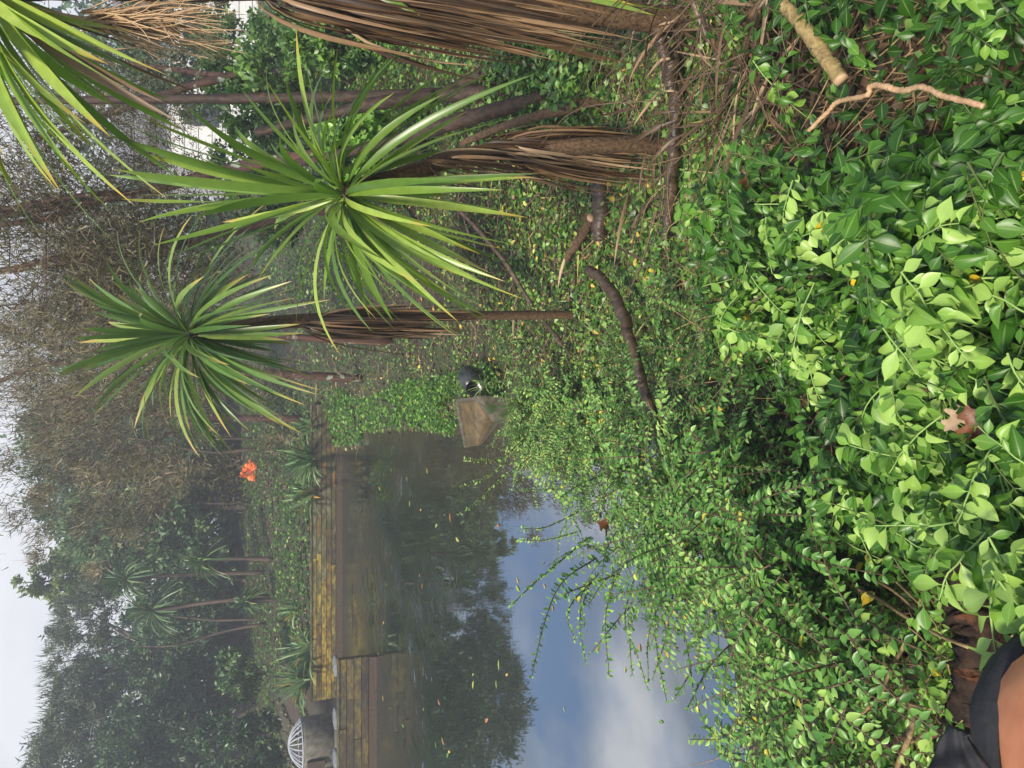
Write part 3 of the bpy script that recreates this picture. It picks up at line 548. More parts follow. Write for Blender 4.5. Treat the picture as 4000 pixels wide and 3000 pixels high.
# ------------------------------------------------------------------ trunks, logs and sticks
def above(px, h, back=0.0):          # points standing h above the ground along the rays
    w = np.array(q(px)); g = G(w[:, 0], w[:, 1], 160, 9.0); d = nrmz(ray(w[:, 0], w[:, 1])); p = g.copy()
    for k in range(80):
        a = p[:, 2] - ground(p[:, 0], p[:, 1]) < h; p = np.where(a[:, None], p - d * .02, p)
    return p - d * back
def stems(name, label, catg, parts, mat, group=None, twigs=0):
    t = thing(name, label, catg, parts[0][0][0]); 
    for pts, rad in parts:
        mb = MB(); tube(mb, pts, rad, 9, len(pts) * 7, rough=.07); mb.build('stem', M[mat], t)
    return t
def pth(s, D): # pixel path with distances: "x,y,D ..."
    out = []
    for w in s.split():
        v = [float(k) for k in w.split(',')]; out.append(P(v[0], v[1], v[2] if len(v) > 2 else D))
    return np.array(out)
def rootz(p):
    p = p.copy(); p[0, 2] = float(ground(p[0, 0], p[0, 1])) - .06; return p
stems('dark_tree', 'wet dark forked tree with a long straight reddish stem behind the largest cabbage head', 'tree', [
    (rootz(pth('2620,330,4.6 2300,355,4.9 2000,352,5.2 1720,372,5.5 1350,378,5.8 850,385,6.2 300,392,6.6 -200,400,7', 5)), [.075, .06, .06, .055, .042, .035, .03, .02]),
    (pth('1740,372,5.5 1850,310,5.4 2000,222,5.2 2150,160,5.0', 5), [.06, .055, .05, .045]),
    (pth('1700,375,5.5 1500,400,5.6 1250,455,5.8 1000,520,6.0', 5), [.05, .05, .04, .03])], 'bark_dark')
stems('dark_tree', 'dark leaning stem crossing low behind the dead leaf bundle', 'tree', [
    (rootz(pth('2640,290,4.3 2400,325,4.4 2180,362,4.6 2000,412,4.8 1850,455,5.0 1690,505,5.2 1500,560,5.6 1150,640,6.2', 5)), [.05, .05, .045, .05, .055, .05, .04, .03])], 'bark_dark')
stems('young_tree', 'smooth brown curved sapling stem rising to the left of the leaning dark stem', 'tree', [
    (rootz(pth('2640,378,3.9 2500,368,4.0 2360,388,4.1 2226,422,4.2 2090,455,4.4 1950,500,4.7 1800,560,5', 5)), [.036, .034, .036, .034, .03, .026, .02])], 'bark_cab')
def log(name, label, px, D=None, pts=None, rad=(.03, .03), mat='bark_log', on=None, cut=True, lift=0.0, rough=.08, group=None, catg='branch'):
    pts = pth(px, D) if pts is None else pts
    if on == 'ground':
        g = G(np.array([float(w.split(',')[0]) for w in px.split()]), np.array([float(w.split(',')[1]) for w in px.split()])); pts = g + [0, 0, lift + rad[0] * .6]
    pts = cat(pts, len(pts) * 3); pts[1:-1] += (RNG.normal(size=pts.shape) * rad[0] * .09)[1:-1]
    t = thing(name, label, catg, pts[0], group)
    mb = MB(); c = tube(mb, pts, rad, 12, len(pts) * 5, rough=rough); mb.build('bark', M[mat], t)
    if cut:
        mb = MB(); d = nrmz(c[0] - c[1]); tube(mb, [c[0] - d * .004, c[0] + d * .006], [rad[0] * .98, rad[0] * .93], 9, 2); mb.build('cut_face', M['cutwood'], t)
    return t
log('fallen_branch', 'wet brown cut pole lying at a slant above the small-leaved shrub', '2300,1055,4.35 2370,1110,4.1 2430,1220,3.9 2465,1330,3.75 2510,1500,3.6 2560,1640,3.5 2590,1740,3.4 2590,1830,3.3', rad=(.033, .034, .034, .03, .028, .026, .02, .012))
log('fallen_branch', 'grey-brown horizontal log with a round cut end, lying before the dark tree', '', pts=above('2622,352 2618,290 2628,200', 0.16), rad=(.028, .03, .03))
log('fallen_branch', 'cut branch sloping from the trunk of the shaggy cabbage tree', '', pts=above('2598,232 2580,150 2555,60', 0.22), rad=(.026, .026, .024))
log('fallen_branch', 'long dark wet branch lying level below the dead leaf bundle', '', pts=above('2650,310 2640,420 2635,560 2622,700 2610,830 2600,930', 0.12), rad=(.032, .03, .03, .028, .026, .02), cut=False)
log('rotten_log', 'thick dark wet log lying left of the dead leaf bundle', '', pts=above('2345,640 2345,760 2345,930', 0.07), rad=(.055, .06, .05), cut=False, rough=.1, catg='log')
log('fallen_branch', 'pale split stick leaning against the thick dark log', '', pts=above('2310,850 2270,920 2215,1010', 0.1), rad=(.032, .034, .022), mat='bark_cab')
log('fallen_branch', 'thin dark bowed stem leaning on the slim cabbage tree', '1780,805,5.6 1870,900,5.4 1970,1020,5.2 2080,1195,5.0', rad=(.017, .018, .018, .014), cut=False)
log('fallen_branch', 'thin dark stick left of the slim cabbage tree base', '', pts=above('2130,1262 2170,1310 2235,1395', 0.12), rad=(.016, .016, .012), cut=False)
log('fallen_branch', 'forked dead stick on the bright green creepers by the far bend', '1515,1570,11 1560,1590,11 1590,1640,10.8 1660,1670,10.4', on='ground', rad=(.035, .04, .03, .02), lift=.05, cut=False)
log('fallen_branch', 'short dead stick pointing at the apron from the creepers', '1705,1565,9 1740,1600,9 1775,1640,9', on='ground', rad=(.02, .025, .02), lift=.06, cut=False)
log('fallen_branch', 'dark stick lying at the end of the far wall', '1262,1580,15 1285,1640,15 1300,1670,15', on='ground', rad=(.05, .045, .03), lift=.08, cut=False)

# ------------------------------------------------------------------ foreground broad-leaved shrubs
def mixl(fol, pos, ax, nr, ln, wd, tn):
    w = RNG.choice(3, len(pos), p=[.5, .28, .22])
    for k, T_ in enumerate((BROAD, CURL, FLATL)):
        g = w == k; leaves(fol, T_, pos[g], ax[g], nr[g], ln[g], wd[g], tn[g])
def shoots(fol, stm, p0, d0, L0, size, tone, bend=.5, step=.026, first=.0, pale_tip=True):
    """one leafy shoot: a curved stem with pairs of leaves"""
    n = max(4, int(L0 / step)); s = np.linspace(0, 1, n + 1); d0 = nrmz(d0); g = np.array([0, 0, -1.0])
    c = p0 + d0 * (s[:, None] * L0) + g * (bend * L0 * .5 * s[:, None] ** 2) + np.cumsum(RNG.normal(size=(n + 1, 3)) * .0022, 0)
    tube(stm, c[::max(1, n // 5)] if n > 5 else c, [.0022, .0011], 5, 8, cap=False, mat=0 if tone > .55 else 1)
    tg = nrmz(np.gradient(c, axis=0)); ks = np.arange(int(first * n), n + 1); pr = []; axx = []; nr = []; ln = []; tt = []
    side0 = nrmz(np.cross(tg[0], [0.2, .1, 1])); 
    for k in ks:
        ph = rnd(-.6, .6); a = side0 * math.cos(ph) + np.cross(tg[k], side0) * math.sin(ph)
        for sg in (1, -1):
            if rnd(0, 1) < .1: continue
            dirv = a * sg * .95 + tg[k] * rnd(.3, .8) + np.array([0, 0, -.18]) + RNG.normal(size=3) * .22
            f = (.75 + .25 * math.sin(min(1, (k + .5) / n) * 2.6)) * (1 if k < n - 1 else .62)
            pr.append(c[k]); axx.append(dirv); nr.append(np.array([0, -.25, 1]) + RNG.normal(size=3) * .38); ln.append(size * f * rnd(.6, 1.3))
            tn = tone + rnd(-.22, .2) + (.18 * (k / n) if pale_tip else 0); tn = min(max(tn, 0), .95)
            if rnd(0, 1) < .005: tn = 1.0
            tt.append(tn)
    ln = np.array(ln); mixl(fol, np.array(pr), np.array(axx), np.array(nr), ln, ln * rnd(.46, .66, len(ln)), np.array(tt))
def mound(poly, n, hgt, jit=.3):
    x, y = pix_in(poly, n); g = G(x, y, 160, 9.0); d = nrmz(ray(x, y)); out = []
    # step back up the ray until it is hgt above the ground
    p = g.copy()
    hh = hgt * (1 + .35 * vnoise(g[:, 0], g[:, 1], .35, 8))
    for k in range(60):
        a = p[:, 2] - ground(p[:, 0], p[:, 1]) < hh; p = np.where(a[:, None], p - d * .03, p)
    return p, d
GAPS = [q('3480,880 3950,900 3980,1330 3760,1420 3600,1250'), q('2980,-50 3320,250 3420,420 3250,560 3060,330'), q('2650,-100 2900,250 2950,450 2750,420'), q('3560,2050 3700,2080 3900,2420 3800,2480')]
def gap_keep(p, pr):                 # natural openings in the leaf cover where the stems show
    v = p - EYE; x = v @ DOWN / (v @ FWD) * F + 2000; y = 1500 - v @ RIGHT / (v @ FWD) * F; k = np.ones(len(p), bool)
    for g_ in GAPS: k &= ~(in_poly(x, y, g_) & (RNG.uniform(size=len(p)) < pr))
    return k
def broad_shrub(label, poly, n, hgt, size, tone, deep, lean, stemsn=26, group=None):
    p, d = mound(poly, n, hgt); c = p.mean(0); c[2] = float(ground(c[0], c[1]))
    t = thing('broadleaf_shrub', label, 'shrub', c, group); fol = MB(); stm = MB(); 
    gk = gap_keep(p, .75)
    for k in range(n):
        if not gk[k]: continue
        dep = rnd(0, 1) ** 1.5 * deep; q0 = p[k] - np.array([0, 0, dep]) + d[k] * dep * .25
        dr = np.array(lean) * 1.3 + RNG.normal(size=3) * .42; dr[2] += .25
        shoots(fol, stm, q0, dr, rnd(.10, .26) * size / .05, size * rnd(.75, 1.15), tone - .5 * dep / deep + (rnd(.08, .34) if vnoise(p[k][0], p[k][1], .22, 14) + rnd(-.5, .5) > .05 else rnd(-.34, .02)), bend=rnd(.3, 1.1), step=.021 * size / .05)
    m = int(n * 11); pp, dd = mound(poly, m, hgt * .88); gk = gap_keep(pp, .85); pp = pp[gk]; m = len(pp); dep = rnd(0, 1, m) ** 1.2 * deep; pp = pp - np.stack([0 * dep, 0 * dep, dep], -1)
    ln_ = size * rnd(.5, 1.3, m); mixl(fol, pp, RNG.normal(size=(m, 3)) * [1, 1, .5] + np.array(lean), np.array([0, -.35, 1]) + RNG.normal(size=(m, 3)) * .45, ln_, ln_ * rnd(.46, .66, m), np.clip(tone - .40 + rnd(-.26, .24, m) - .3 * dep / deep, 0, .95))  # older dark leaves, tinted darker with depth to paint in the shrub's inner shade
    fol.build('foliage', M['broad'], t); stm.build('twigs', [M['broad_stem'], M['dull_stem']], t)['kind'] = 'stuff'
    mb = MB()
    for k in range(stemsn):
        q1 = p[RNG.integers(n)] - [0, 0, .08]; q0 = c * .55 + q1 * .45 + RNG.normal(size=3) * .14; q0[2] = ground(q0[0], q0[1]) - .03
        tube(mb, [q0, (q0 + q1) / 2 + RNG.normal(size=3) * .05, q1], [rnd(.005, .011), .003], 6, 12, rough=.05, cap=False)
    mb.build('woody_stem', M['twig_dark'], t); return t
log('fallen_branch', 'pale yellow thick bare branch amid the big glossy leaves at the picture edge', '', pts=above('3285,310 3220,215 3150,120 3065,20', .36), rad=(.019, .020, .020, .018), mat='straw')
log('peeled_vine', 'peach-coloured peeled vine twisting through the glossy leaves', '', pts=above('3160,510 3230,440 3280,395 3385,372 3400,338 3450,335 3520,355 3600,338 3680,372 3745,388 3840,415', .50), rad=(.005, .006, .005), mat='peel', cut=False, rough=.15, catg='vine')
log('rotten_log', 'crumbling blackened log beside the person in black', '', pts=above('3715,2140 3780,2300 3815,2480 3825,2620 3790,2760 3730,2880', .42), rad=(.045, .055, .05, .047, .04, .03), cut=False, rough=.16, catg='log', mat='bark_rot')
for k, (s_, h, r_) in enumerate([('3560,1020 3600,1100 3700,1160 3800,1190 3880,1230', .40, .016), ('3640,900 3720,1000 3830,1120 3980,1260', .44, .015), ('3690,1240 3760,1320 3800,1420', .36, .013)]):
    log('bare_stem', ['thick bare tan stem in the dark gap of the glossy shrub', 'long bare tan stem slanting across the dark gap of the glossy shrub', 'short bare stem lowest in the dark gap of the glossy shrub'][k], '', pts=above(s_, h), rad=(r_, r_ * .8), mat='twig', cut=False, catg='stem')
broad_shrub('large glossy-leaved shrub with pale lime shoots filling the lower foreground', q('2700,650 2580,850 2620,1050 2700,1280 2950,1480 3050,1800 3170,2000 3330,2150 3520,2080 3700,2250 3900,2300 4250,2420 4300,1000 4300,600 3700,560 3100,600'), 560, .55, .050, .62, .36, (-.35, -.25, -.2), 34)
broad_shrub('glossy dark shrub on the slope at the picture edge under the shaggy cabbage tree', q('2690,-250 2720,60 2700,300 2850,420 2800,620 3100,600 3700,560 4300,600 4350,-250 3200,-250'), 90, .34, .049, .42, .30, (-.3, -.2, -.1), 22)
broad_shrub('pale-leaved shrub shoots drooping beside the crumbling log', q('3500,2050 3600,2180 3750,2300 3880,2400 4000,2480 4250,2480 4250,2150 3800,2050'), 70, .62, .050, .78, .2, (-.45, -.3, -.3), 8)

# ------------------------------------------------------------------ small-leaved arching shrubs over the water
def spray(fol, stm, pts, step, size, tone, rad=.0035):
    c = cat(pts, 24); L0 = np.sum(np.linalg.norm(np.diff(c, axis=0), axis=1)); n = max(5, int(L0 / step)); c = cat(pts, n)
    tube(stm, pts, [rad, rad * .45], 4, max(6, len(pts) * 3), cap=False)
    tg = nrmz(np.gradient(c, axis=0)); sd_ = nrmz(np.cross(tg, np.array([0, 0, 1.0]) + RNG.normal(size=3) * .3))
    for sg in (1, -1):
        kk = RNG.uniform(size=n) > .08; m = int(kk.sum())
        ax = sd_[kk] * sg + tg[kk] * rnd(.2, .7, (m, 1)) + RNG.normal(size=(m, 3)) * .22; nr = np.array([0, 0, 1.0]) + RNG.normal(size=(m, 3)) * .4
        f = np.linspace(1.05, .6, n)[kk]; ln = size * f * rnd(.75, 1.2, m); tn = np.clip(tone + rnd(-.3, .3, m), 0, .95); tn[RNG.uniform(size=m) < .012] = 1
        leaves(fol, OVAL, c[kk], ax, nr, ln, ln * .52, tn)
def small_shrub(label, poly, n, hgt, size, tone, deep, lean, hand=(), L=(.22, .5), group=None):
    p, d = mound(poly, n, hgt); c = p.mean(0); c[2] = max(float(ground(c[0], c[1])), 0); t = thing('small_leaved_shrub', label, 'shrub', c, group); fol = MB(); stm = MB()
    for k in range(n):
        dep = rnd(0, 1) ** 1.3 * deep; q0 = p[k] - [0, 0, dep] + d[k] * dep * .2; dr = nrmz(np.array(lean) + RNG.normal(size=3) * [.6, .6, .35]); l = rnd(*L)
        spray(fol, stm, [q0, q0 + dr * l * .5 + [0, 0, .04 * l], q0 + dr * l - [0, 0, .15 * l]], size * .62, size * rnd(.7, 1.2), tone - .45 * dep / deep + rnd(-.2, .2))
    for h in hand: spray(fol, stm, h, size * .62, size * 1.1, tone + .08, .004)
    fol.build('foliage', M['privet'], t); stm.build('branches', M['twig_dark'], t)
    return t
H1 = [pth('2300,2100,3.9 2180,2200,3.8 2080,2285,3.7 2000,2362,3.6', 4), pth('2330,2180,3.7 2200,2270,3.6 2130,2420,3.5 2078,2640,3.4', 4), pth('2420,2240,3.5 2230,2310,3.5 2200,2330,3.5', 4),
      pth('2330,2250,3.6 2220,2380,3.5 2245,2500,3.4', 4), pth('2310,2260,3.6 2265,2420,3.5 2288,2590,3.4', 4), pth('2340,2240,3.5 2270,2330,3.5 2290,2450,3.4', 4), pth('2400,2250,3.5 2365,2420,3.4 2380,2640,3.3', 4),
      pth('2480,2250,3.4 2440,2420,3.3 2490,2560,3.2 2530,2690,3.1', 4), pth('2430,2400,3.4 2310,2550,3.4', 4), pth('2560,2300,3.3 2560,2480,3.2 2580,2620,3.1 2605,2740,3.0', 4), pth('2650,2330,3.2 2690,2560,3.1 2710,2700,3.0 2745,2815,2.9', 4),
      pth('2470,2350,3.3 2460,2500,3.3 2470,2635,3.2', 4), pth('2600,2500,3.1 2550,2650,3.1', 4), pth('2690,2640,3.0 2635,2730,3.0', 4), pth('2740,2440,3.0 2800,2560,3.0 2840,2650,3', 4)]
H2 = [pth('2050,1720,5.2 1960,1820,5.2 1890,1870,5.2 1800,1905,5.2', 5), pth('2080,1780,5.0 1960,1870,5.0 1880,1950,5.0 1790,2010,5.0', 5), pth('2060,1700,5.2 1960,1790,5.2 1880,1800,5.2 1815,1795,5.2', 5), pth('2100,1860,4.7 2020,1760,4.8', 5),
      pth('2250,1920,4.3 2150,1830,4.4 2060,1760,4.5', 5), pth('2220,1960,4.3 2110,1880,4.4 2000,1810,4.5', 5), pth('2260,2000,4.2 2130,2060,4.2 2040,2065,4.2', 5), pth('2250,2080,4.1 2130,2110,4.1 2030,2110,4.1', 5)]
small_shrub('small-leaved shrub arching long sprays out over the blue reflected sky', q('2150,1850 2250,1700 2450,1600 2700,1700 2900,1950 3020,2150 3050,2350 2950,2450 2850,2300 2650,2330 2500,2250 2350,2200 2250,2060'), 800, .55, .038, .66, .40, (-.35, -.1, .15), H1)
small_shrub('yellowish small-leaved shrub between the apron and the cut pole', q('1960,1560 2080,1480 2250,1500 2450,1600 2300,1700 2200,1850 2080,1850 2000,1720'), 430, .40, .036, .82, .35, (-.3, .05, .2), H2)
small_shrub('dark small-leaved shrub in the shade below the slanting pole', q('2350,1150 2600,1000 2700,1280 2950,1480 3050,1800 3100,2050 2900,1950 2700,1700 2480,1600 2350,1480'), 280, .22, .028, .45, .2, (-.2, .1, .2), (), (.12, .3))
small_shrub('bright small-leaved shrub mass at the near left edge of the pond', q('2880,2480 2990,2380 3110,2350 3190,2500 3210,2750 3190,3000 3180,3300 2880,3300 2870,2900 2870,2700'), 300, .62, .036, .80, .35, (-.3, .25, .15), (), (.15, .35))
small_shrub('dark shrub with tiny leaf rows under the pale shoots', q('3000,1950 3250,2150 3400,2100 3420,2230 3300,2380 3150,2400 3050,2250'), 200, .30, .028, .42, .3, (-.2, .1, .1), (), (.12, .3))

# leggy bare-stemmed bush bottom left
t = thing('leggy_bush', 'leggy bush of bare tan stems with few pale leaves at the left foreground', 'shrub', PZ(3500, 2700, .95)); fol = MB(); stm = MB()
for s_, r_ in [('3420,2590 3390,2680 3350,2780 3320,2850 3290,2950', .011), ('3480,2620 3440,2690 3400,2760', .009), ('3540,2500 3490,2640 3470,2720 3400,2800 3330,2890', .007),
               ('3560,2740 3580,2850 3540,3000 3500,3100', .010), ('3410,2740 3550,2720 3600,2740 3710,2755', .005), ('3370,2650 3480,2600 3570,2630 3605,2690', .0045), ('3160,2290 3180,2380 3150,2500 3130,2620', .006),
               ('3190,2330 3180,2470', .008), ('3240,2255 3420,2320 3580,2400 3720,2460 3885,2510', .006), ('3380,2250 3520,2310 3700,2450', .005), ('3780,2440 3870,2485', .0055), ('3500,2270 3620,2360', .005), ('3330,2370 3320,2370 3340,2420 3400,2450', .006),
               ('3600,2580 3650,2700 3640,2730', .005), ('3430,2850 3460,2930 3420,3050', .006), ('3330,2850 3330,2930 3270,3050', .007), ('3300,2550 3420,2580', .004), ('3560,2900 3640,2860', .005), ('3200,2950 3320,2900 3380,2830', .006)]:
    mb = MB(); tube(mb, above(s_, .40) + np.array([0, 0, 1.0]) * (.02 * np.arange(len(s_.split())))[:, None], [r_ * .9, r_ * .7], 6, 18, rough=.05); mb.build('stem', M['twig'], t)
XY = [(rnd(3130, 3760), rnd(2260, 3150)) for k in range(120)]; AB = [above(' '.join('%.1f,%.1f' % w for w in XY), h_) for h_ in (.08, .18, .28, .36, .46)]
for k in range(120):
    hi = k < 45
    shoots(fol, stm, AB[RNG.integers(3, 5) if hi else RNG.integers(0, 3)][k], np.array([-.2, -.1, .1]) + RNG.normal(size=3) * .6, rnd(.05, .12), .044 * rnd(.7, 1.15), rnd(.5, .9) if hi else rnd(.05, .5), step=.03)
fol.build('foliage', M['broad'], t); stm.build('twigs', [M['twig'], M['twig']], t)['kind'] = 'stuff'

# ------------------------------------------------------------------ ground cover and litter (uncountable)
def scatter(name, label, catg, poly, n, T_, ln, wr, mat, tint, up=1.0, spread=.55, lift=(.0, .05), patch=None, tilt=.6):
    x, y = pix_in(poly, n); g = G(x, y, 260, 45); ok = ~np.isnan(g[:, 0]) & (pond_sd(g[:, 0], g[:, 1]) > .02); g = g[ok]
    if patch:
        v = vnoise(g[:, 0], g[:, 1], patch[0], patch[2]); g = g[v + rnd(-.5, .5, len(g)) > patch[1]]
    m = len(g); D = g[:, 1]; g[:, 2] += rnd(lift[0], lift[1], m); th = rnd(0, 6.283, m)
    ax = np.stack([np.cos(th), np.sin(th), rnd(-.3, tilt, m)], -1); l = rnd(ln[0], ln[1], m) * np.clip(D / 9, 1, 2.0)
    mb = MB(); leaves(mb, T_, g, ax, rdir(m, up, spread), l, l * rnd(wr[0], wr[1], m), np.clip(rnd(tint[0], tint[1], m), 0, 1)); o = mb.build(name, M[mat]); return tag(o, label, catg, kind='stuff')
BANK = q('960,-400 1000,900 1050,1500 1210,1560 1330,1780 1480,1710 1700,1700 1800,1700 1850,1560 2000,1500 2450,1480 2700,1450 3000,1500 3050,-400')
FARB = q('960,1450 955,2000 985,3300 1260,3300 1250,2760 1225,2740 1222,1560')
scatter('leaf_litter', 'brown leaf and twig litter over the whole bank', 'litter', BANK, 50000, BENT, (.03, .08), (.25, .6), 'litter', (0, 1), lift=(0, .03), tilt=.2)
scatter('fallen_leaves', 'yellow and pale fallen leaves dotted over the bank', 'fallen leaves', q('1300,700 1300,1600 1800,1540 2300,1500 2650,1300 2600,500 2000,600'), 420, OVAL, (.035, .06), (.4, .6), 'floatleaf', (.3, .9), lift=(.07, .10), tilt=.2)
scatter('twig_litter', 'thin dead twigs and dry strips lying on the bank', 'litter', BANK, 17000, NEEDLE, (.10, .32), (.015, .04), 'litter', (.3, 1.0), lift=(.005, .07), tilt=.25)
scatter('ground_cover', 'creeping green leaves scattered across the bank', 'ground cover', BANK, 64000, BENT, (.025, .06), (.5, .8), 'cover', (0, 1), lift=(.01, .09), patch=(.9, -.22, 21))
scatter('bright_ground_cover', 'bright lush creepers along the water edge', 'ground cover', q('1240,1600 1310,1740 1450,1730 1590,1690 1720,1690 1800,1700 1840,1600 1760,1500 1600,1480 1450,1560 1330,1520'), 7000, BENT, (.03, .065), (.5, .8), 'lush', (-.2, 1), lift=(.0, .14), patch=(.5, -.35, 9))
scatter('bank_grass', 'fine mossy grass growing between the leaves on the bank', 'grass', BANK, 16000, BLADE, (.06, .16), (.05, .09), 'sedge', (0, .9), lift=(0, .02), tilt=1.6, patch=(.7, .05, 33))
scatter('far_ground_cover', 'dark creeping leaves covering the far bank', 'ground cover', FARB, 19000, BENT, (.04, .075), (.5, .8), 'cover', (-.35, .9), lift=(.0, .12), patch=(1.1, -.45, 6))
scatter('far_leaf_litter', 'brown litter on the far bank', 'litter', FARB, 26000, BENT, (.04, .075), (.3, .6), 'litter', (0, .9), lift=(0, .04), tilt=.2)
scatter('undergrowth', 'low leafy undergrowth on the slope behind the dark trunks', 'undergrowth', q('900,-400 950,500 1000,1000 1100,1250 1500,1000 1900,600 2400,500 2500,-400'), 26000, BENT, (.035, .07), (.5, .75), 'cover', (.05, 1), lift=(.03, .35), patch=(.6, -.1, 5))
scatter('shrub_litter', 'dim brown litter and dead stems under the near shrubs', 'litter', q('2650,-300 2600,900 2950,1500 3050,2100 2950,2500 2930,3300 4300,3300 4300,-300'), 14000, BENT, (.03, .07), (.3, .6), 'litter', (0, .8), lift=(0, .05), tilt=.2)
scatter('apron_creepers', 'creepers and wet litter gathered round the concrete apron', 'ground cover', q('1700,1480 1960,1420 2010,1560 1940,1560 1880,1520 1800,1545 1755,1580 1760,1690 1700,1690'), 2600, BENT, (.03, .06), (.5, .8), 'cover', (0, 1), lift=(.02, .2))
SIDES = q('1800,-2200 1800,-300 4400,-300 4400,3200 2900,3250 2950,3900 3200,4600 4700,4600 4700,-2200')
scatter('path_litter', 'brown litter on the ground beside and below the viewer', 'litter', SIDES, 14000, BENT, (.03, .08), (.25, .6), 'litter', (0, 1), lift=(0, .03), tilt=.2)
scatter('path_cover', 'creeping green leaves on the ground beside and below the viewer', 'ground cover', SIDES, 16000, BENT, (.03, .06), (.5, .8), 'cover', (0, 1), lift=(.01, .09), patch=(.7, -.2, 41))
x, y = pix_in(q('2600,-200 2620,500 2900,560 3350,500 3450,100 3300,-200'), 120); g = G(x, y, 200, 9); mb = MB()
for k in range(len(g)):
    th = rnd(0, 6.283); l = rnd(.2, .6); d = np.array([math.cos(th), math.sin(th), rnd(.0, .9)]); p0 = g[k] + [0, 0, rnd(.02, .3)]
    tube(mb, [p0, p0 + d * l * .5 + RNG.normal(size=3) * .04, p0 + d * l - [0, 0, .07 * l]], [rnd(.002, .0055), .001], 4, 9, cap=False)
x, y = pix_in(q('2520,-200 2560,500 2750,620 3100,500 3300,100 3200,-200'), 170); g = G(x, y, 200, 9)
for k in range(len(g)):
    th = rnd(0, 6.283); l = rnd(.15, .5); d = np.array([math.cos(th), math.sin(th), rnd(-.1, .4)]); p0 = g[k] + [0, 0, rnd(.01, .22)]
    strap(mb, p0, p0 + d * l * .5 + [0, 0, rnd(0, .1)], p0 + d * l, rnd(.006, .018), rnd(.2, 1) ** 1.3, n=8, mat=1, twist=rnd(-3, 3))
tag(mb.build('dry_stalks', [M['twig_dark'], M['dead']]), 'criss-crossing dry tan stalks and dead blades on the slope below the shaggy cabbage tree', 'stalks', kind='stuff')
x, y = pix_in(q('2450,-200 2500,900 2900,1400 3050,2100 2950,3200 4250,3200 4250,-200 3000,-200'), 520); g = G(x, y, 200, 9); mb = MB()
for k in range(len(g)):
    th = rnd(0, 6.283); l = rnd(.15, .5); d = np.array([math.cos(th), math.sin(th), rnd(.0, .6)]); p0 = g[k] + [0, 0, rnd(0, .12)]
    tube(mb, [p0, p0 + d * l * .5 + RNG.normal(size=3) * .03, p0 + d * l - [0, 0, .05 * l]], [rnd(.0018, .0045), .001], 4, 8, tint=rnd(0, 1), cap=False)
tag(mb.build('dead_stems', M['twig']), 'tangle of thin dry stems among the near shrubs', 'twigs', kind='stuff')
g = G(np.array([1900., 1500, 2100]), np.array([1450., 1500, 1380])); mb = MB()

x, y = pix_in(q('1350,500 1350,1500 1800,1500 2300,1450 2650,1250 2650,450 2000,450'), 150); g = G(x, y, 260, 20); mb = MB()
for k in range(len(g)):
    if pond_sd(g[k, 0], g[k, 1]) < .1: continue
    th = rnd(0, 6.283); l = rnd(.2, .9); d = np.array([math.cos(th), math.sin(th), rnd(.0, .22)]); p0 = g[k] + [0, 0, .04]; st = [p0 + d * l * u_ + RNG.normal(size=3) * [.03, .03, .018] for u_ in (0, .3, .6, 1)]
    if k % 3: tube(mb, st, [rnd(.003, .011), .002], 6, 12, rough=.08, cap=False, mat=int(RNG.integers(2)))
    else: strap(mb, p0, p0 + d * l * .4 + [0, 0, .06], p0 + d * l * .8, rnd(.012, .024), rnd(.2, 1), n=8, mat=2, twist=rnd(-3, 3))
tag(mb.build('dead_sticks', [M['twig_dark'], M['bark_log'], M['dead']]), 'crooked dead sticks and fronds strewn over the bank', 'sticks', kind='stuff')
# ------------------------------------------------------------------ trees behind
def kanuka(label, parts, n_fol, spreadv, tone, mat='kanuka', leafl=(.05, .13), up=.7, group='wispy heath trees behind the cabbage trees', wr=(.07, .14), bark='bark_red'):
    t = thing('heath_tree', label, 'tree', parts[0][0][0], group); ends = []
    ms_ = []
    for pts, rad in parts:
        mb = MB(); c = tube(mb, pts, rad, 7, len(pts) * 6, rough=.06); ms_.append(mb); ends.append(c)
    fol = MB(); nb = max(1, n_fol // 170)
    for k in range(nb):
        ei = RNG.integers(len(ends)); c = ends[ei]; p = c[int(rnd(.25, 1) ** .8 * (len(c) - 1))]; q0 = p + RNG.normal(size=3) * spreadv * [1, .8, .9]
        if rnd(0, 1) < .5: tube(ms_[ei], [p, (p + q0) / 2 + RNG.normal(size=3) * .08, q0], [.007, .002], 4, 7, cap=False)
        m = 170; pos = q0 + RNG.normal(size=(m, 3)) * rnd(.10, .24); ax = rdir(m, up, .8) + nrmz(q0 - p) * .5
        l = rnd(leafl[0], leafl[1], m); leaves(fol, NEEDLE, pos, ax, rdir(m), l, l * rnd(wr[0], wr[1], m), np.clip(tone + rnd(-.28, .28, m) + rnd(-.38, .38), 0, 1))
    fol.build('crown', M[mat], t)
    for mb in ms_: mb.build('stem', M[bark], t)
    return t
kanuka('wispy brown-green tree with lichen-spotted red stems above the slim cabbage tree', [
    (rootz(pth('1750,900,8.5 1300,820,8.6 900,900,8.6 600,980,8.7 300,1020,8.8 0,1060,9 -300,1100,9', 8)), [.06, .05, .05, .045, .04, .035, .02]),
    (pth('1000,880,8.7 800,930,8.7 500,960,8.6 250,1000,8.6 0,1060,8.6', 8), [.045, .04, .035, .03, .02]), (pth('900,900,8.6 700,960,8.7 450,1130,8.8 250,1250,8.8', 8), [.03, .025, .02, .01])], 26000, .55, .5)
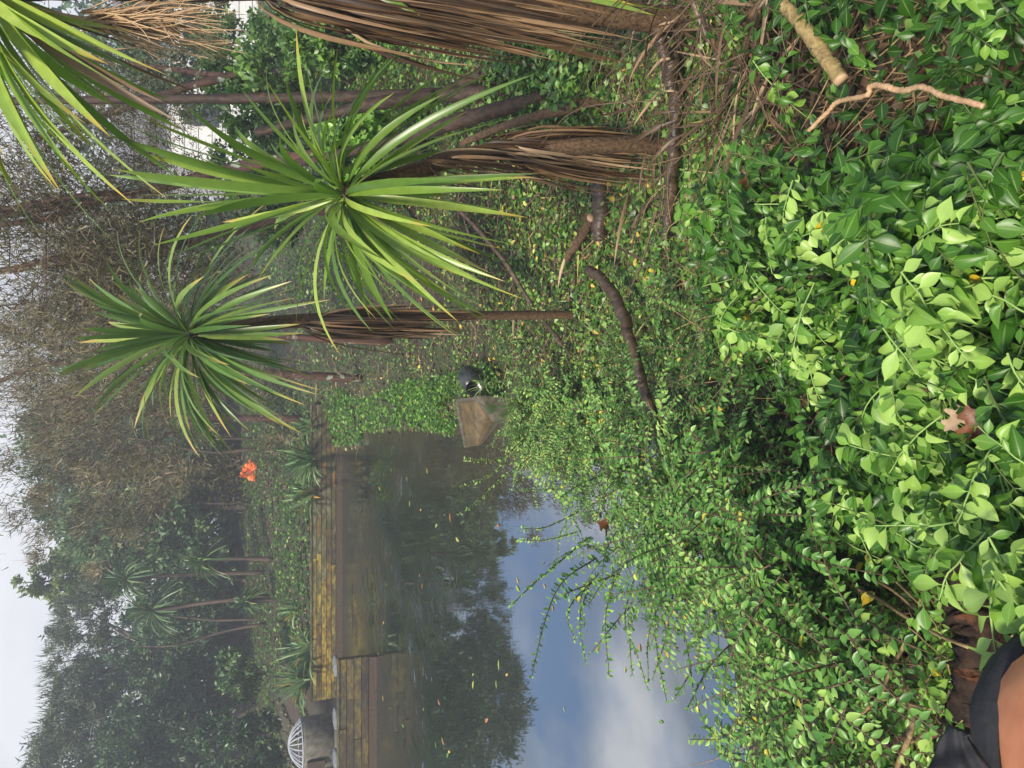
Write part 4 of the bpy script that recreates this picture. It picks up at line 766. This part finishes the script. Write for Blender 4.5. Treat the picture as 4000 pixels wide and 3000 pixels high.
kanuka('tangle of leaning dark red stems in the upper corner by the yellow-tipped head', [
    (rootz(pth('1500,520,7.5 1000,640,7.7 600,740,7.9 300,790,8.0 0,840,8.1 -300,880,8', 8)), [.06, .055, .05, .05, .04, .03]),
    (pth('700,720,7.9 400,780,8.0 200,850,8.0 0,880,8.0', 8), [.035, .03, .03, .02]), (pth('600,750,7.9 350,760,7.6 100,800,7.6 -100,850,7.6', 8), [.03, .025, .02, .015])], 15000, .5, .4)
kanuka('sparse wispy tree letting white sky through beside the shaggy cabbage tree', [
    (rootz(pth('1200,250,9.5 900,300,9.6 500,420,9.8 100,560,10', 8)), [.06, .05, .04, .03]), (pth('900,300,9.6 500,250,9.8 100,200,10', 8), [.04, .03, .02])], 7000, .6, .45)
kanuka('grey-brown feathery tree between the two nearest cabbage heads', [
    (rootz(pth('1130,1330,11 900,1300,11 600,1250,11 300,1300,11', 8)), [.06, .05, .04, .03]), (pth('900,1300,11 650,1400,11.2 420,1450,11.4', 8), [.04, .03, .02])], 20000, .75, .6)
kanuka('brown wispy tree whose bare top fades into the bright sky', [
    (rootz(pth('1120,1480,14 800,1440,14 500,1400,14 200,1420,14 20,1480,14 -150,1560,14', 8)), [.08, .07, .06, .045, .03, .015]), (pth('700,1430,14 450,1520,14.2 250,1560,14.4', 8), [.045, .03, .02]), (pth('300,1410,14 120,1320,14 -50,1260,14', 8), [.04, .03, .015])], 16000, .95, .6)
kanuka('olive wispy tree left of the slim cabbage head', [
    (rootz(pth('1000,1640,20 800,1630,20 500,1610,20 280,1640,20 160,1680,20', 8)), [.1, .08, .06, .05, .03]), (pth('800,1630,20 600,1720,20.4 400,1780,20.6', 8), [.06, .05, .02])], 26000, 1.25, .65, leafl=(.12, .26))

def crown_tree(label, px_base, D, blobs, n, leaf, mat, tone, T_=BENT, wr=(.35, .55), up=.3, trunk=.12, name='far_tree', group='trees across the pond', wisp=0):
    if name == 'far_tree': D *= 1.2; leaf *= 1.2; n = int(n * 1.15); blobs = [(a, b_, c_ * 1.2, r_ * 1.2) for a, b_, c_, r_ in blobs]
    b0 = P(px_base[0], px_base[1], D); b0[2] = float(ground(b0[0], b0[1])) - .1; t = thing(name, label, 'tree', b0, group)
    mb = MB(); fol = MB(); cs = [(P(bx, by, D + dd), r_) for bx, by, dd, r_ in blobs]; tops = np.mean([c for c, _ in cs], 0)
    mid = b0 * .45 + tops * .55; mid[:2] += RNG.normal(size=2) * .15
    tube(mb, [b0, (b0 + mid) / 2 + RNG.normal(size=3) * .08, mid], [trunk, trunk * .6], 7, 12, rough=.06)
    tot = sum(r_ ** 2 for _, r_ in cs)
    for c, r_ in cs:
        tube(mb, [mid, (mid + c) / 2 + RNG.normal(size=3) * .2, c, c + [0, 0, r_ * .7]], [trunk * .5, trunk * .3, .02, .008], 5, 14, cap=False)
        m = int(2.4 * n * r_ ** 2 / tot); ncl = max(8, m // 80); cc = rdir(ncl) * (rnd(.45, 1.0, (ncl, 1)) ** .45) * r_ * [1, 1, 1.0]
        for k in range(ncl):
            if rnd(0, 1) < .15: continue
            m2 = int(80 * rnd(.4, 1.7)); pos = c + cc[k] + RNG.normal(size=(m2, 3)) * [1, 1, .7] * r_ * rnd(.09, .17)
            ax = rdir(m2, up, .9) + nrmz(cc[k]) * .5; l = leaf * 1.3 * rnd(.6, 1.3, m2); tn = np.clip(tone + rnd(-.24, .24, m2) + rnd(-.34, .30), 0, 1)
            leaves(fol, T_, pos, ax, rdir(m2, .5), l, l * rnd(wr[0], wr[1], m2), tn)
        if wisp:
            m3 = int(wisp * r_ ** 2 / tot); dirs = rdir(m3, .6); pos = c + dirs * r_ * rnd(.7, 1.0, (m3, 1)); l = rnd(.14, .34, m3)
            leaves(fol, NEEDLE, pos, dirs + [0, 0, 1.2] + RNG.normal(size=(m3, 3)) * .25, rdir(m3), l, .03, np.clip(tone + rnd(-.3, .2, m3), 0, 1))
    mb.build('trunk', M['bark_far'], t); fol.build('crown', M[mat], t); return t
crown_tree('dense grey-green round tree rising right of the sky gap', (960, 1800), 25, [(370, 1720, 0, 1.7), (330, 1860, .5, 1.5), (420, 1900, 1, 1.7), (560, 1780, 0, 1.7), (300, 1660, .8, 1.2), (640, 1650, .3, 1.3)], 9000, .13, 'farleaf', .55)
crown_tree('pale olive tree with a round crown at the top of the wood', (960, 1700), 27, [(330, 1760, 0, 1.6), (400, 1700, 0, 1.7), (290, 1920, .4, 1.2), (560, 1860, 0, 1.6)], 7000, .12, 'fargold', .25, T_=BENT)
crown_tree('dark tree with drooping leaf tufts in front of the wood', (960, 1980), 23.5, [(430, 2030, 0, 1.0), (560, 2000, .2, 1.1), (650, 2080, 0, 1.0), (380, 2060, .6, .9), (740, 1980, 0, .8)], 6500, .14, 'farleaf', .75)
crown_tree('dark understorey tree low behind the orange bag', (965, 1880), 24.5, [(720, 1850, 0, 1.1), (760, 1740, .3, 1.0), (690, 1950, .3, .9)], 3600, .12, 'farleaf', .5)
crown_tree('slender light-green tree with a pointed top against the sky', (960, 2260), 26, [(110, 2275, 0, .42), (180, 2270, 0, .55), (270, 2260, 0, .75), (370, 2250, .2, .9), (330, 2170, .3, .8), (480, 2210, 0, .9)], 4200, .12, 'fargold', .55)
crown_tree('wispy tree with bare forked limbs and open sky under its crown', (960, 2480), 24, [(340, 2380, 0, .8), (310, 2480, .2, .75), (280, 2580, 0, .75), (330, 2420, .4, .8), (250, 2660, .2, .6), (320, 2690, .3, .7)], 3600, .11, 'wisp', .6, T_=NEEDLE, wr=(.16, .3), wisp=1500)
crown_tree('rounded dark green tree filling the gap behind the bare limbs', (970, 2580), 28, [(430, 2600, 0, 1.0), (520, 2520, 0, 1.2), (560, 2660, 0, 1.3), (640, 2570, .3, 1.2), (420, 2680, .3, 1.0)], 5200, .13, 'farleaf', .45)
crown_tree('tall feathery grey-green tree at the left edge', (980, 2850), 23, [(290, 2800, 0, .95), (310, 2900, .2, 1.2), (340, 2990, .3, 1.3), (400, 2850, 0, 1.0), (280, 3060, .2, 1.2), (330, 2770, .4, .9)], 6500, .13, 'wisp', .55, T_=NEEDLE, wr=(.16, .3), wisp=1600)
crown_tree('leaning dark tree over the concrete chamber', (1010, 2760), 21.5, [(600, 2850, 0, 1.1), (560, 2960, .3, 1.2), (700, 2960, 0, 1.1), (700, 2800, .3, .8), (620, 3080, .2, 1.2)], 6000, .11, 'farleaf', .35)
crown_tree('shady tree with thin sparse leaves above the bluish flax', (1000, 2640), 23, [(700, 2640, 0, .9), (640, 2540, .3, .9), (760, 2480, .3, .8), (800, 2700, 0, .7), (820, 2590, 0, .6)], 4600, .10, 'farleaf', .5)
crown_tree('low bushy tree under the far cabbage heads', (990, 2260), 23.5, [(720, 2230, 0, .9), (800, 2320, .2, .8), (680, 2360, .3, .9), (850, 2200, 0, .6), (560, 2180, .6, .9)], 4600, .11, 'farleaf', .55)
crown_tree('round bluish bush on the bank behind the wall end', (1040, 2630), 20.5, [(930, 2640, 0, .48), (900, 2600, 0, .35), (960, 2690, 0, .36)], 2200, .09, 'farleaf', .85, name='round_bush', trunk=.03)
crown_tree('dark bush growing beside the concrete chamber', (1120, 2960), 19.5, [(960, 2960, 0, .7), (1000, 3060, 0, .8), (1010, 2870, .2, .5), (880, 2880, .3, .6)], 3600, .09, 'farleaf', .3, name='round_bush', trunk=.03)
crown_tree('broad dark tree behind the concrete chamber at the left edge', (1000, 3120), 25, [(450, 3080, 0, 1.6), (700, 3150, 0, 1.6), (850, 3020, 0, 1.0), (350, 3180, .3, 1.5)], 6000, .13, 'farleaf', .3)
# thin straight far trunks
for k, (y0, y1, D) in enumerate([(a_, b2 + rnd(-25, 25), c2_ * rnd(1.05, 1.3)) for a_, b2, c2_ in [(1712, 1730, 23), (1752, 1765, 24), (1776, 1770, 23.5), (1800, 1812, 24), (1850, 1890, 23), (1905, 1935, 24), (1960, 1955, 23), (2120, 2140, 23), (2300, 2290, 23), (2420, 2400, 22.5), (2440, 2500, 23)]]):
    b0 = P(985, y0, D); b0[2] = float(ground(b0[0], b0[1])) - .1; e = P(520, y1, D); mb = MB(); tube(mb, [b0, b0 * .65 + e * .35 + RNG.normal(size=3) * .12, b0 * .3 + e * .7 + RNG.normal(size=3) * .14, e], [.055 * rnd(.5, 1.2), .02], 6, 10, rough=.05)
    t = thing('far_sapling', ['straight brown sapling trunk in the wood right of the orange bag', 'thin sapling trunk in the wood above the orange bag', 'slim sapling trunk in the wood below the far cabbage heads'][0 if y0 < 1790 else 1 if y0 < 2000 else 2], 'tree', b0, ['saplings right of the orange bag', 'saplings above the orange bag', 'saplings under the far cabbage heads'][0 if y0 < 1790 else 1 if y0 < 2000 else 2])
    mb.build('trunk', M['bark_far'], t)
    fol = MB(); m = 260; s_ = rnd(.45, 1.05, m)[:, None]; pos = b0 + (e - b0) * s_ + RNG.normal(size=(m, 3)) * .35; leaves(fol, BENT, pos, rdir(m, .3), rdir(m, .5), .11 * rnd(.6, 1.3, m), .05, np.clip(.45 + rnd(-.3, .3, m), 0, 1)); fol.build('crown', M['farleaf'], t)
# a deep screen of wood behind everything
mb = MB(); m = 42000; ang = rnd(-62, 75, m) * np.pi / 180; rad_ = rnd(37, 48, m); zz = rnd(0, 1, m) ** .9
hmax = np.interp(np.degrees(ang), [-62, -26, -21, -14, -9, -4, 10, 75], [8.0, 7.6, 5.2, 5.2, 7.8, 9.4, 8.6, 7.5]); pos = np.stack([np.sin(ang) * rad_, np.cos(ang) * rad_, 1.5 + zz * (hmax - 1.0) * (1 + .12 * np.sin(ang * 23))], -1)
l = rnd(.25, .55, m); leaves(mb, BENT, pos, rdir(m, .3), rdir(m, .4), l, l * .5, rnd(0, .8, m)); tag(mb.build('distant_wood', M['farleaf']), 'distant wood closing off the view behind the trees', 'wood', kind='stuff')

mb = MB(); m = 22000; ang = rnd(-60, 12, m) * np.pi / 180; rad_ = rnd(31, 35, m); px_ = np.sin(ang) * rad_; py_ = np.cos(ang) * rad_
pos = np.stack([px_, py_, ground(px_, py_) + rnd(0, 1, m) ** 1.3 * (1.7 + .5 * np.sin(ang * 31))], -1); l = rnd(.14, .3, m); leaves(mb, BENT, pos, rdir(m, .4), rdir(m, .5), l, l * .5, rnd(0, .8, m)); tag(mb.build('far_undergrowth', M['farleaf']), 'dim undergrowth filling the foot of the far wood', 'undergrowth', kind='stuff')
# understorey bushes on the right
for k, (bx, by, D, bl, mt, tn, lab) in enumerate([
    (1180, 150, 10.5, [(1000, 130, 0, .7), (920, 240, .2, .6), (1060, 260, 0, .5)], 'cover', .35, 'leafy green bush under the dry flower stalk'),
    (1300, 350, 9.5, [(1100, 340, 0, .5), (1180, 280, 0, .4), (1020, 420, .2, .5)], 'cover', .45, 'leafy bush behind the long straight reddish stem'),
    (1480, 560, 7.0, [(1370, 600, 0, .26), (1430, 520, 0, .2), (1320, 540, .1, .2)], 'lush', .85, 'bright lime leafy bush glowing behind the largest cabbage head'),
    (1320, 140, 8.0, [(1260, 130, 0, .35), (1330, 180, 0, .3), (1420, 150, .2, .3)], 'cover', .4, 'low green bush behind the dead leaves of the shaggy tree'),
    (1180, 720, 11, [(1060, 800, 0, .5), (1120, 700, 0, .5), (1000, 650, .3, .5)], 'cover', .3, 'dim bush under the lichen-spotted stems')]):
    crown_tree(lab, (bx, by), D, bl, 2600, .065, mt, tn, wr=(.5, .7), name='understorey_bush', trunk=.02, group='understorey bushes on the right slope')

crown_tree('leafy tree half hiding the house-shaped stand-in for white sky', (1000, 240), 17, [(640, 180, 0, .9), (560, 330, .3, .8), (760, 300, .3, .9), (500, 120, .3, .8), (820, 120, .2, .8)], 4200, .09, 'farleaf', .6, name='slope_tree', trunk=.06, group='leafy trees on the right slope')
# ------------------------------------------------------------------ house shape standing in for white sky through the trees
hc = P(640, 235, 26.0); hz0 = float(ground(hc[0], hc[1]))
t = thing('sky_gap_house', 'house-shaped stand-in for white sky gaps in the trees beside the shaggy cabbage tree', 'house', (hc[0], hc[1], hz0))
mb = MB()
for k in range(16): box(mb, (hc[0] - 3.2, hc[1] - .02 * (k % 2), hz0 + k * .2), (hc[0] + 4, hc[1] + 4, hz0 + k * .2 + .196), .5)
mb.build('wall', M['white'], t, smooth=False)
mb = MB(); prism(mb, [(hc[0] - 3.5, hc[1] - .4, hz0 + 3.25), (hc[0] + 4.3, hc[1] - .4, hz0 + 3.25), (hc[0] + 4.3, hc[1] + 2, hz0 + 4.4), (hc[0] - 3.5, hc[1] + 2, hz0 + 4.4)], .1); mb.build('roof', M['roof'], t, smooth=False)
for dx in (-2.0, .6):
    mb = MB(); box(mb, (hc[0] + dx, hc[1] - .05, hz0 + 1.1), (hc[0] + dx + 1.1, hc[1] - .025, hz0 + 2.3), .5); w_ = mb.build('window', M['white'], t, smooth=False)
    mb = MB(); box(mb, (hc[0] + dx + .08, hc[1] - .06, hz0 + 1.18), (hc[0] + dx + 1.02, hc[1] - .051, hz0 + 2.22), .5); mb.build('pane', M['glass'], w_, smooth=False)

# ------------------------------------------------------------------ small things
# crumpled orange bag
p = G(np.array([1000.]), np.array([1838.]))[0]; p[2] += .14; mb = MB(); nu, nv = 26, 18
u, v = np.meshgrid(np.linspace(0, 2 * np.pi, nu, endpoint=False), np.linspace(.02, np.pi - .02, nv), indexing='ij')
rr = .23 * (1 + .35 * np.sin(3 * u + 2 * v) * np.sin(v) + .25 * np.sin(5 * u - 3 * v + 1) + .12 * np.sin(9 * u + 7 * v))
rr = rr * (1 + .9 * np.exp(-((u - 2.2) ** 2 + (v - .6) ** 2) / .12) + .7 * np.exp(-((u - 4.3) ** 2 + (v - .9) ** 2) / .1))
vv = np.stack([rr * np.sin(v) * np.cos(u), .7 * rr * np.sin(v) * np.sin(u), rr * np.cos(v)], -1).reshape(-1, 3) + p
i, j = np.meshgrid(np.arange(nu), np.arange(nv - 1), indexing='ij'); i2 = (i + 1) % nu
mb.add(vv, np.stack([i * nv + j, i * nv + j + 1, i2 * nv + j + 1, i2 * nv + j], -1).reshape(-1, 4)); o = mb.build('plastic_bag', M['bag'], smooth=False); tag(o, 'crumpled bright orange plastic bag on the far bank', 'bag')
# floating leaves
mb = MB(); leaves(mb, OVAL, np.zeros((1, 3)), np.array([[1., 0, 0]]), np.array([[0, 0, 1.]]), 1.0, .38, .5); fmesh = [];
for tn in (.05, .35, .6, .8, 1):
    mb = MB(); leaves(mb, OVAL, np.zeros((1, 3)), np.array([[1., 0, 0]]), np.array([[0, 0, 1.]]), 1.0, .36, tn); fmesh.append(mb.mesh('floating_leaf', M['floatleaf']))
FL = q('1845,2640 1850,2660 1950,2620 1975,2640 1940,2690 1895,2820 1725,2878 1750,2935 1655,2765 1510,2290 1500,2430 1520,2490 1640,2255 1650,2280 1710,2730 1745,2960 1480,1900 1500,1860 1530,1830 1600,1980 1590,1880 1670,1850 1640,1990 1780,2100 1950,2055 2030,2310 2025,2280 2125,2195 2130,2300 2230,2240 2160,2390 2330,2540 2440,2630 2200,2760 2500,2550 2750,2680 2815,2700 1475,2550 1495,2715 1525,2770 1570,2830 1700,2895 1760,2040 1700,2060 2590,2820')
for k, (px, py) in enumerate(FL):
    p = PZ(px, py, .004); o = bpy.data.objects.new('floating_leaf', fmesh[RNG.integers(5)]); COL.objects.link(o); o.location = p; s_ = rnd(.05, .11) * (1.25 if p[1] > 7 else .75); o.scale = (s_, s_, s_ * .25); o.rotation_euler = (0, 0, rnd(0, 6.28))
    tag(o, 'small fallen leaf floating on the pond', 'leaf', 'fallen leaves floating on the pond')
# oak leaves and a beige leaf caught in the shrub
def oak(c, ax, nr, size, mat, name, label):
    half = [(0, .02), (.12, .03), (.2, .16), (.28, .22), (.33, .10), (.42, .12), (.5, .33), (.58, .36), (.6, .14), (.7, .12), (.8, .24), (.86, .2), (.88, .08), (1, .01)]
    mb = MB(); X = nrmz(ax); Yv = nrmz(np.cross(nr, X)); Zv = np.cross(X, Yv); v = []; c = np.asarray(c)
    for x, w in half:
        for k in (-1, 0, 1): v.append(c + (X * x + Yv * w * k + Zv * (.5 * abs(k) * w + .18 * math.sin(x * 3))) * size)
    f = [(i * 3 + j, (i + 1) * 3 + j, (i + 1) * 3 + j + 1, i * 3 + j + 1) for i in range(len(half) - 1) for j in (0, 1)]
    mb.add(np.array(v), np.array(f)); o = mb.build(name, M[mat]); tag(o, label, 'leaf')
oak(P(3830, 1735, 1.0), [.3, .0, .15], [0, -.6, .8], .085, 'oak', 'oak_leaf', 'reddish brown lobed oak leaf lying on the large glossy shrub')
oak(P(3790, 1560, 1.04), [-.2, .1, .1], [0, -.7, .7], .075, 'dryleaf', 'dead_leaf', 'beige withered leaf just above the reddish oak leaf')
oak(P(2380, 2050, 3.55), [.1, -.2, .3], [0, -.9, .3], .15, 'oak', 'oak_leaf', 'dry tan oak leaf caught in the arching small-leaved sprays')
oak(P(2775, 1840, 2.75), [.3, .0, .2], [0, -.8, .5], .13, 'oak', 'oak_leaf', 'curled brown oak leaf in the shady shrub below the slanting pole')
oak(P(2880, 650, 2.35), [-.3, .0, -.2], [0, -.8, .5], .10, 'oak', 'oak_leaf', 'orange-brown oak leaf by the pale cut sticks near the glossy shrub')

# ------------------------------------------------------------------ person in black, bending below the viewer at the lower left corner
m, t_, N, L = newmat('skin'); b = N('ShaderNodeBsdfPrincipled'); tcs = N('ShaderNodeTexCoord'); ns = N('ShaderNodeTexNoise'); ns.inputs['Scale'].default_value = 25; ns.inputs['Detail'].default_value = 4; L(tcs.outputs['Object'], ns.inputs[0])
rs = ramp(N, [(.35, (.47, .17, .075)), (.65, (.58, .225, .105))]); L(ns.outputs[0], rs.inputs[0]); L(rs.outputs[0], b.inputs['Base Color']); b.inputs['Roughness'].default_value = .5
b.inputs['Subsurface Weight'].default_value = .12; b.inputs['Subsurface Radius'].default_value = (.02, .008, .004); o = N('ShaderNodeOutputMaterial'); L(b.outputs[0], o.inputs[0]); M['skin'] = m
M['cloth'] = barkmat('black_cotton', (.012, .012, .014), (.024, .024, .027), (60, 60, 60), .8, .3, .3)
M['hair'] = barkmat('dark_hair', (.02, .013, .009), (.05, .033, .022), (80, 80, 10), .5, .5)
def skinned(name, nodes, edges, mat, parent, sub=2):
    me = bpy.data.meshes.new(name); me.from_pydata([tuple(map(float, p)) for p, r in nodes], edges, []); o = bpy.data.objects.new(name, me); COL.objects.link(o)
    md = o.modifiers.new('skin', 'SKIN'); md.use_smooth_shade = True
    for k, (p, r) in enumerate(nodes): r = r if isinstance(r, tuple) else (r, r); me.skin_vertices[0].data[k].radius = r
    me.skin_vertices[0].data[0].use_root = True
    o.modifiers.new('sub', 'SUBSURF').levels = sub; o.modifiers['sub'].render_levels = sub
    dg = bpy.context.evaluated_depsgraph_get(); dg.update(); ev = bpy.data.meshes.new_from_object(o.evaluated_get(dg)); ev.name = name
    bpy.data.objects.remove(o); o = bpy.data.objects.new(name, ev); COL.objects.link(o); ev.materials.clear(); ev.materials.append(mat)
    for p_ in ev.polygons: p_.use_smooth = True
    if parent: o.parent = parent; o.matrix_parent_inverse = parent.matrix_basis.inverted()
    return o
SH = P(4030, 2915, .60)              # the near shoulder blade, seen in the corner
def W(dx, dy, dz): return SH + np.array([dx, dy, dz])
zg = float(ground(SH[0] - .1, SH[1] + .5))
root = thing('person', 'person in a black sleeveless top bending forward, bare shoulder at the corner', 'person', (SH[0] - .1, SH[1] + .45, zg))
nodes = [(W(-.12, .26, -.56), (.15, .13)), (W(-.11, .20, -.38), (.135, .11)), (W(-.09, .10, -.20), (.15, .11)), (W(-.07, .0, -.10), (.15, .09)), (W(-.06, -.11, -.06), .062), (W(-.06, -.18, -.04), (.075, .085)), (W(-.06, -.27, -.05), (.085, .10)), (W(-.06, -.33, -.09), .06),
         (W(.10, -.04, -.11), .062), (W(.16, -.10, -.32), .046), (W(.14, -.26, -.48), .036), (W(.13, -.33, -.54), (.03, .022)),
         (W(-.23, -.02, -.11), .062), (W(-.30, -.06, -.33), .046), (W(-.26, -.22, -.50), .036), (W(-.25, -.30, -.56), (.03, .022)),
         (W(-.02, .22, -.62), .095), (W(.05, -.08, -.50), .07), (W(.02, .16, -.70), .05), (np.array([W(.02, .40, 0)[0], W(0, .22, 0)[1], zg + .05]), .045), (np.array([W(.02, .40, 0)[0], W(0, .06, 0)[1], zg + .03]), .035),
         (W(-.22, .22, -.62), .095), (W(-.30, -.08, -.50), .07), (W(-.26, .16, -.70), .05), (np.array([W(-.26, .40, 0)[0], W(0, .22, 0)[1], zg + .05]), .045), (np.array([W(-.26, .4, 0)[0], W(0, .06, 0)[1], zg + .03]), .035)]
edges = [(0, 1), (1, 2), (2, 3), (3, 4), (4, 5), (5, 6), (6, 7), (3, 8), (8, 9), (9, 10), (10, 11), (3, 12), (12, 13), (13, 14), (14, 15), (0, 16), (16, 17), (17, 18), (18, 19), (19, 20), (0, 21), (21, 22), (22, 23), (23, 24), (24, 25)]
for sgn, wrist in ((1, 11), (-1, 15)):   # fingers and thumb
    w0 = nodes[wrist][0]
    for k in range(5):
        d = np.array([(k - 1.5) * .018 * sgn, -.055 + (.02 if k == 4 else 0), -.02]) if k < 4 else np.array([-.045 * sgn, -.02, -.02])
        a = len(nodes); nodes += [(w0 + d, .009), (w0 + d * 1.6 + [0, -.01, -.025], .008), (w0 + d * 1.8 + [0, .005, -.05], .006)]; edges += [(wrist, a), (a, a + 1), (a + 1, a + 2)]
body = skinned('body', nodes, edges, M['skin'], root, 3)
# clothing grown from the body surface
me = body.data; co = np.array([v.co[:] for v in me.vertices]); no = np.array([v.normal[:] for v in me.vertices])
fc = [list(p_.vertices) for p_ in me.polygons]; cen = np.array([co[f].mean(0) for f in fc])
rel = cen - SH
torso = (rel[:, 1] > -.16) & (rel[:, 1] < .70) & (rel[:, 2] > -.62) & (np.abs(rel[:, 0] + .08) < .25) & ~((rel[:, 1] < .1) & (rel[:, 2] < -.28))
pxy = cen - EYE; px_x = pxy @ DOWN / (pxy @ FWD) * F + 2000; px_y = 1500 - pxy @ RIGHT / (pxy @ FWD) * F
neck = (rel[:, 0] + .03) ** 2 / .17 ** 2 + (rel[:, 1] + .03) ** 2 / .165 ** 2 < 1
neck |= (rel[:, 1] < -.07) & (np.abs(rel[:, 0] + .06) < .10)
keep = torso & ~neck
mb = MB(); vv = co + no * .010 + np.stack([.004 * np.sin(co[:, 1] * 55 + co[:, 0] * 40), 0 * co[:, 0], .006 * np.sin(co[:, 0] * 60 + co[:, 1] * 30)], -1)
used = [f for f, k in zip(fc, keep) if k]
from collections import Counter
ec = Counter(tuple(sorted((f[i], f[(i + 1) % len(f)]))) for f in used for i in range(len(f))); nb = {}
for (a, b_), c_ in ec.items():
    if c_ == 1: nb.setdefault(a, []).append(b_); nb.setdefault(b_, []).append(a)
for it in range(30):
    v2 = vv.copy()
    for a, ns_ in nb.items(): v2[a] = .5 * vv[a] + .5 * vv[ns_].mean(0)
    vv = v2
mb.add(vv, [np.array([f for f in used if len(f) == n]) for n in (3, 4) if any(len(f) == n for f in used)]); sh = mb.build('top', M['cloth'], root)
gu, gv = np.meshgrid(np.linspace(0, 1, 26), np.linspace(0, 1, 26), indexing='ij'); qa, qb, qc, qd = P(3590, 3080, .66), P(3705, 2825, .64), P(3800, 2900, .60), P(3960, 3120, .58)
fp = ((1 - gu) * (1 - gv))[..., None] * qa + ((1 - gu) * gv)[..., None] * qb + (gu * gv)[..., None] * qc + (gu * (1 - gv))[..., None] * qd
fp = fp + nrmz(EYE - SH) * (.018 * np.sin(gu * 3.1) + .010 * np.sin(gu * 13 + gv * 4) * (1 - .6 * gv) + .006 * np.sin(gv * 9 - gu * 5))[..., None]
ii, jj = np.meshgrid(np.arange(25), np.arange(25), indexing='ij'); mb = MB(); mb.add(fp.reshape(-1, 3), np.stack([ii * 26 + jj, (ii + 1) * 26 + jj, (ii + 1) * 26 + jj + 1, ii * 26 + jj + 1], -1).reshape(-1, 4))
fl = mb.build('fabric_fold', M['cloth'], root); fl.modifiers.new('thick', 'SOLIDIFY').thickness = .006
md = sh.modifiers.new('thick', 'SOLIDIFY'); md.thickness = .005; md.offset = 1
legs = (rel[:, 1] > .05) & (rel[:, 2] < -.40) & (rel[:, 2] > -.80) & (cen[:, 2] > zg + .25)
used = [f for f, k in zip(fc, legs) if k]; mb = MB(); mb.add(co + no * .014, [np.array([f for f in used if len(f) == n]) for n in (3, 4) if any(len(f) == n for f in used)]); mb.build('trousers', M['cloth'], root)
hd = (rel[:, 1] < -.20) & (np.abs(rel[:, 0] + .06) < .13) & (rel[:, 2] > -.10)
used = [f for f, k in zip(fc, hd) if k]
if used: mb = MB(); mb.add(co + no * .016, [np.array([f for f in used if len(f) == n]) for n in (3, 4) if any(len(f) == n for f in used)]); mb.build('hair', M['hair'], root)

# ------------------------------------------------------------------ thin pale haze volume over the pond and far trees
m, t_, N, L = newmat('pale_air'); pv = N('ShaderNodeVolumePrincipled'); pv.inputs['Color'].default_value = (.92, .95, 1, 1); pv.inputs['Density'].default_value = .0052; pv.inputs['Anisotropy'].default_value = .2
o = N('ShaderNodeOutputMaterial'); L(pv.outputs[0], o.inputs['Volume'])
mb = MB(); box(mb, (-60, -12, -1.6), (60, 60, 15)); hzo = mb.build('haze', m, smooth=False); hzo['kind'] = 'stuff'; hzo['label'] = 'pale haze over the pond and far trees'; hzo['category'] = 'haze'
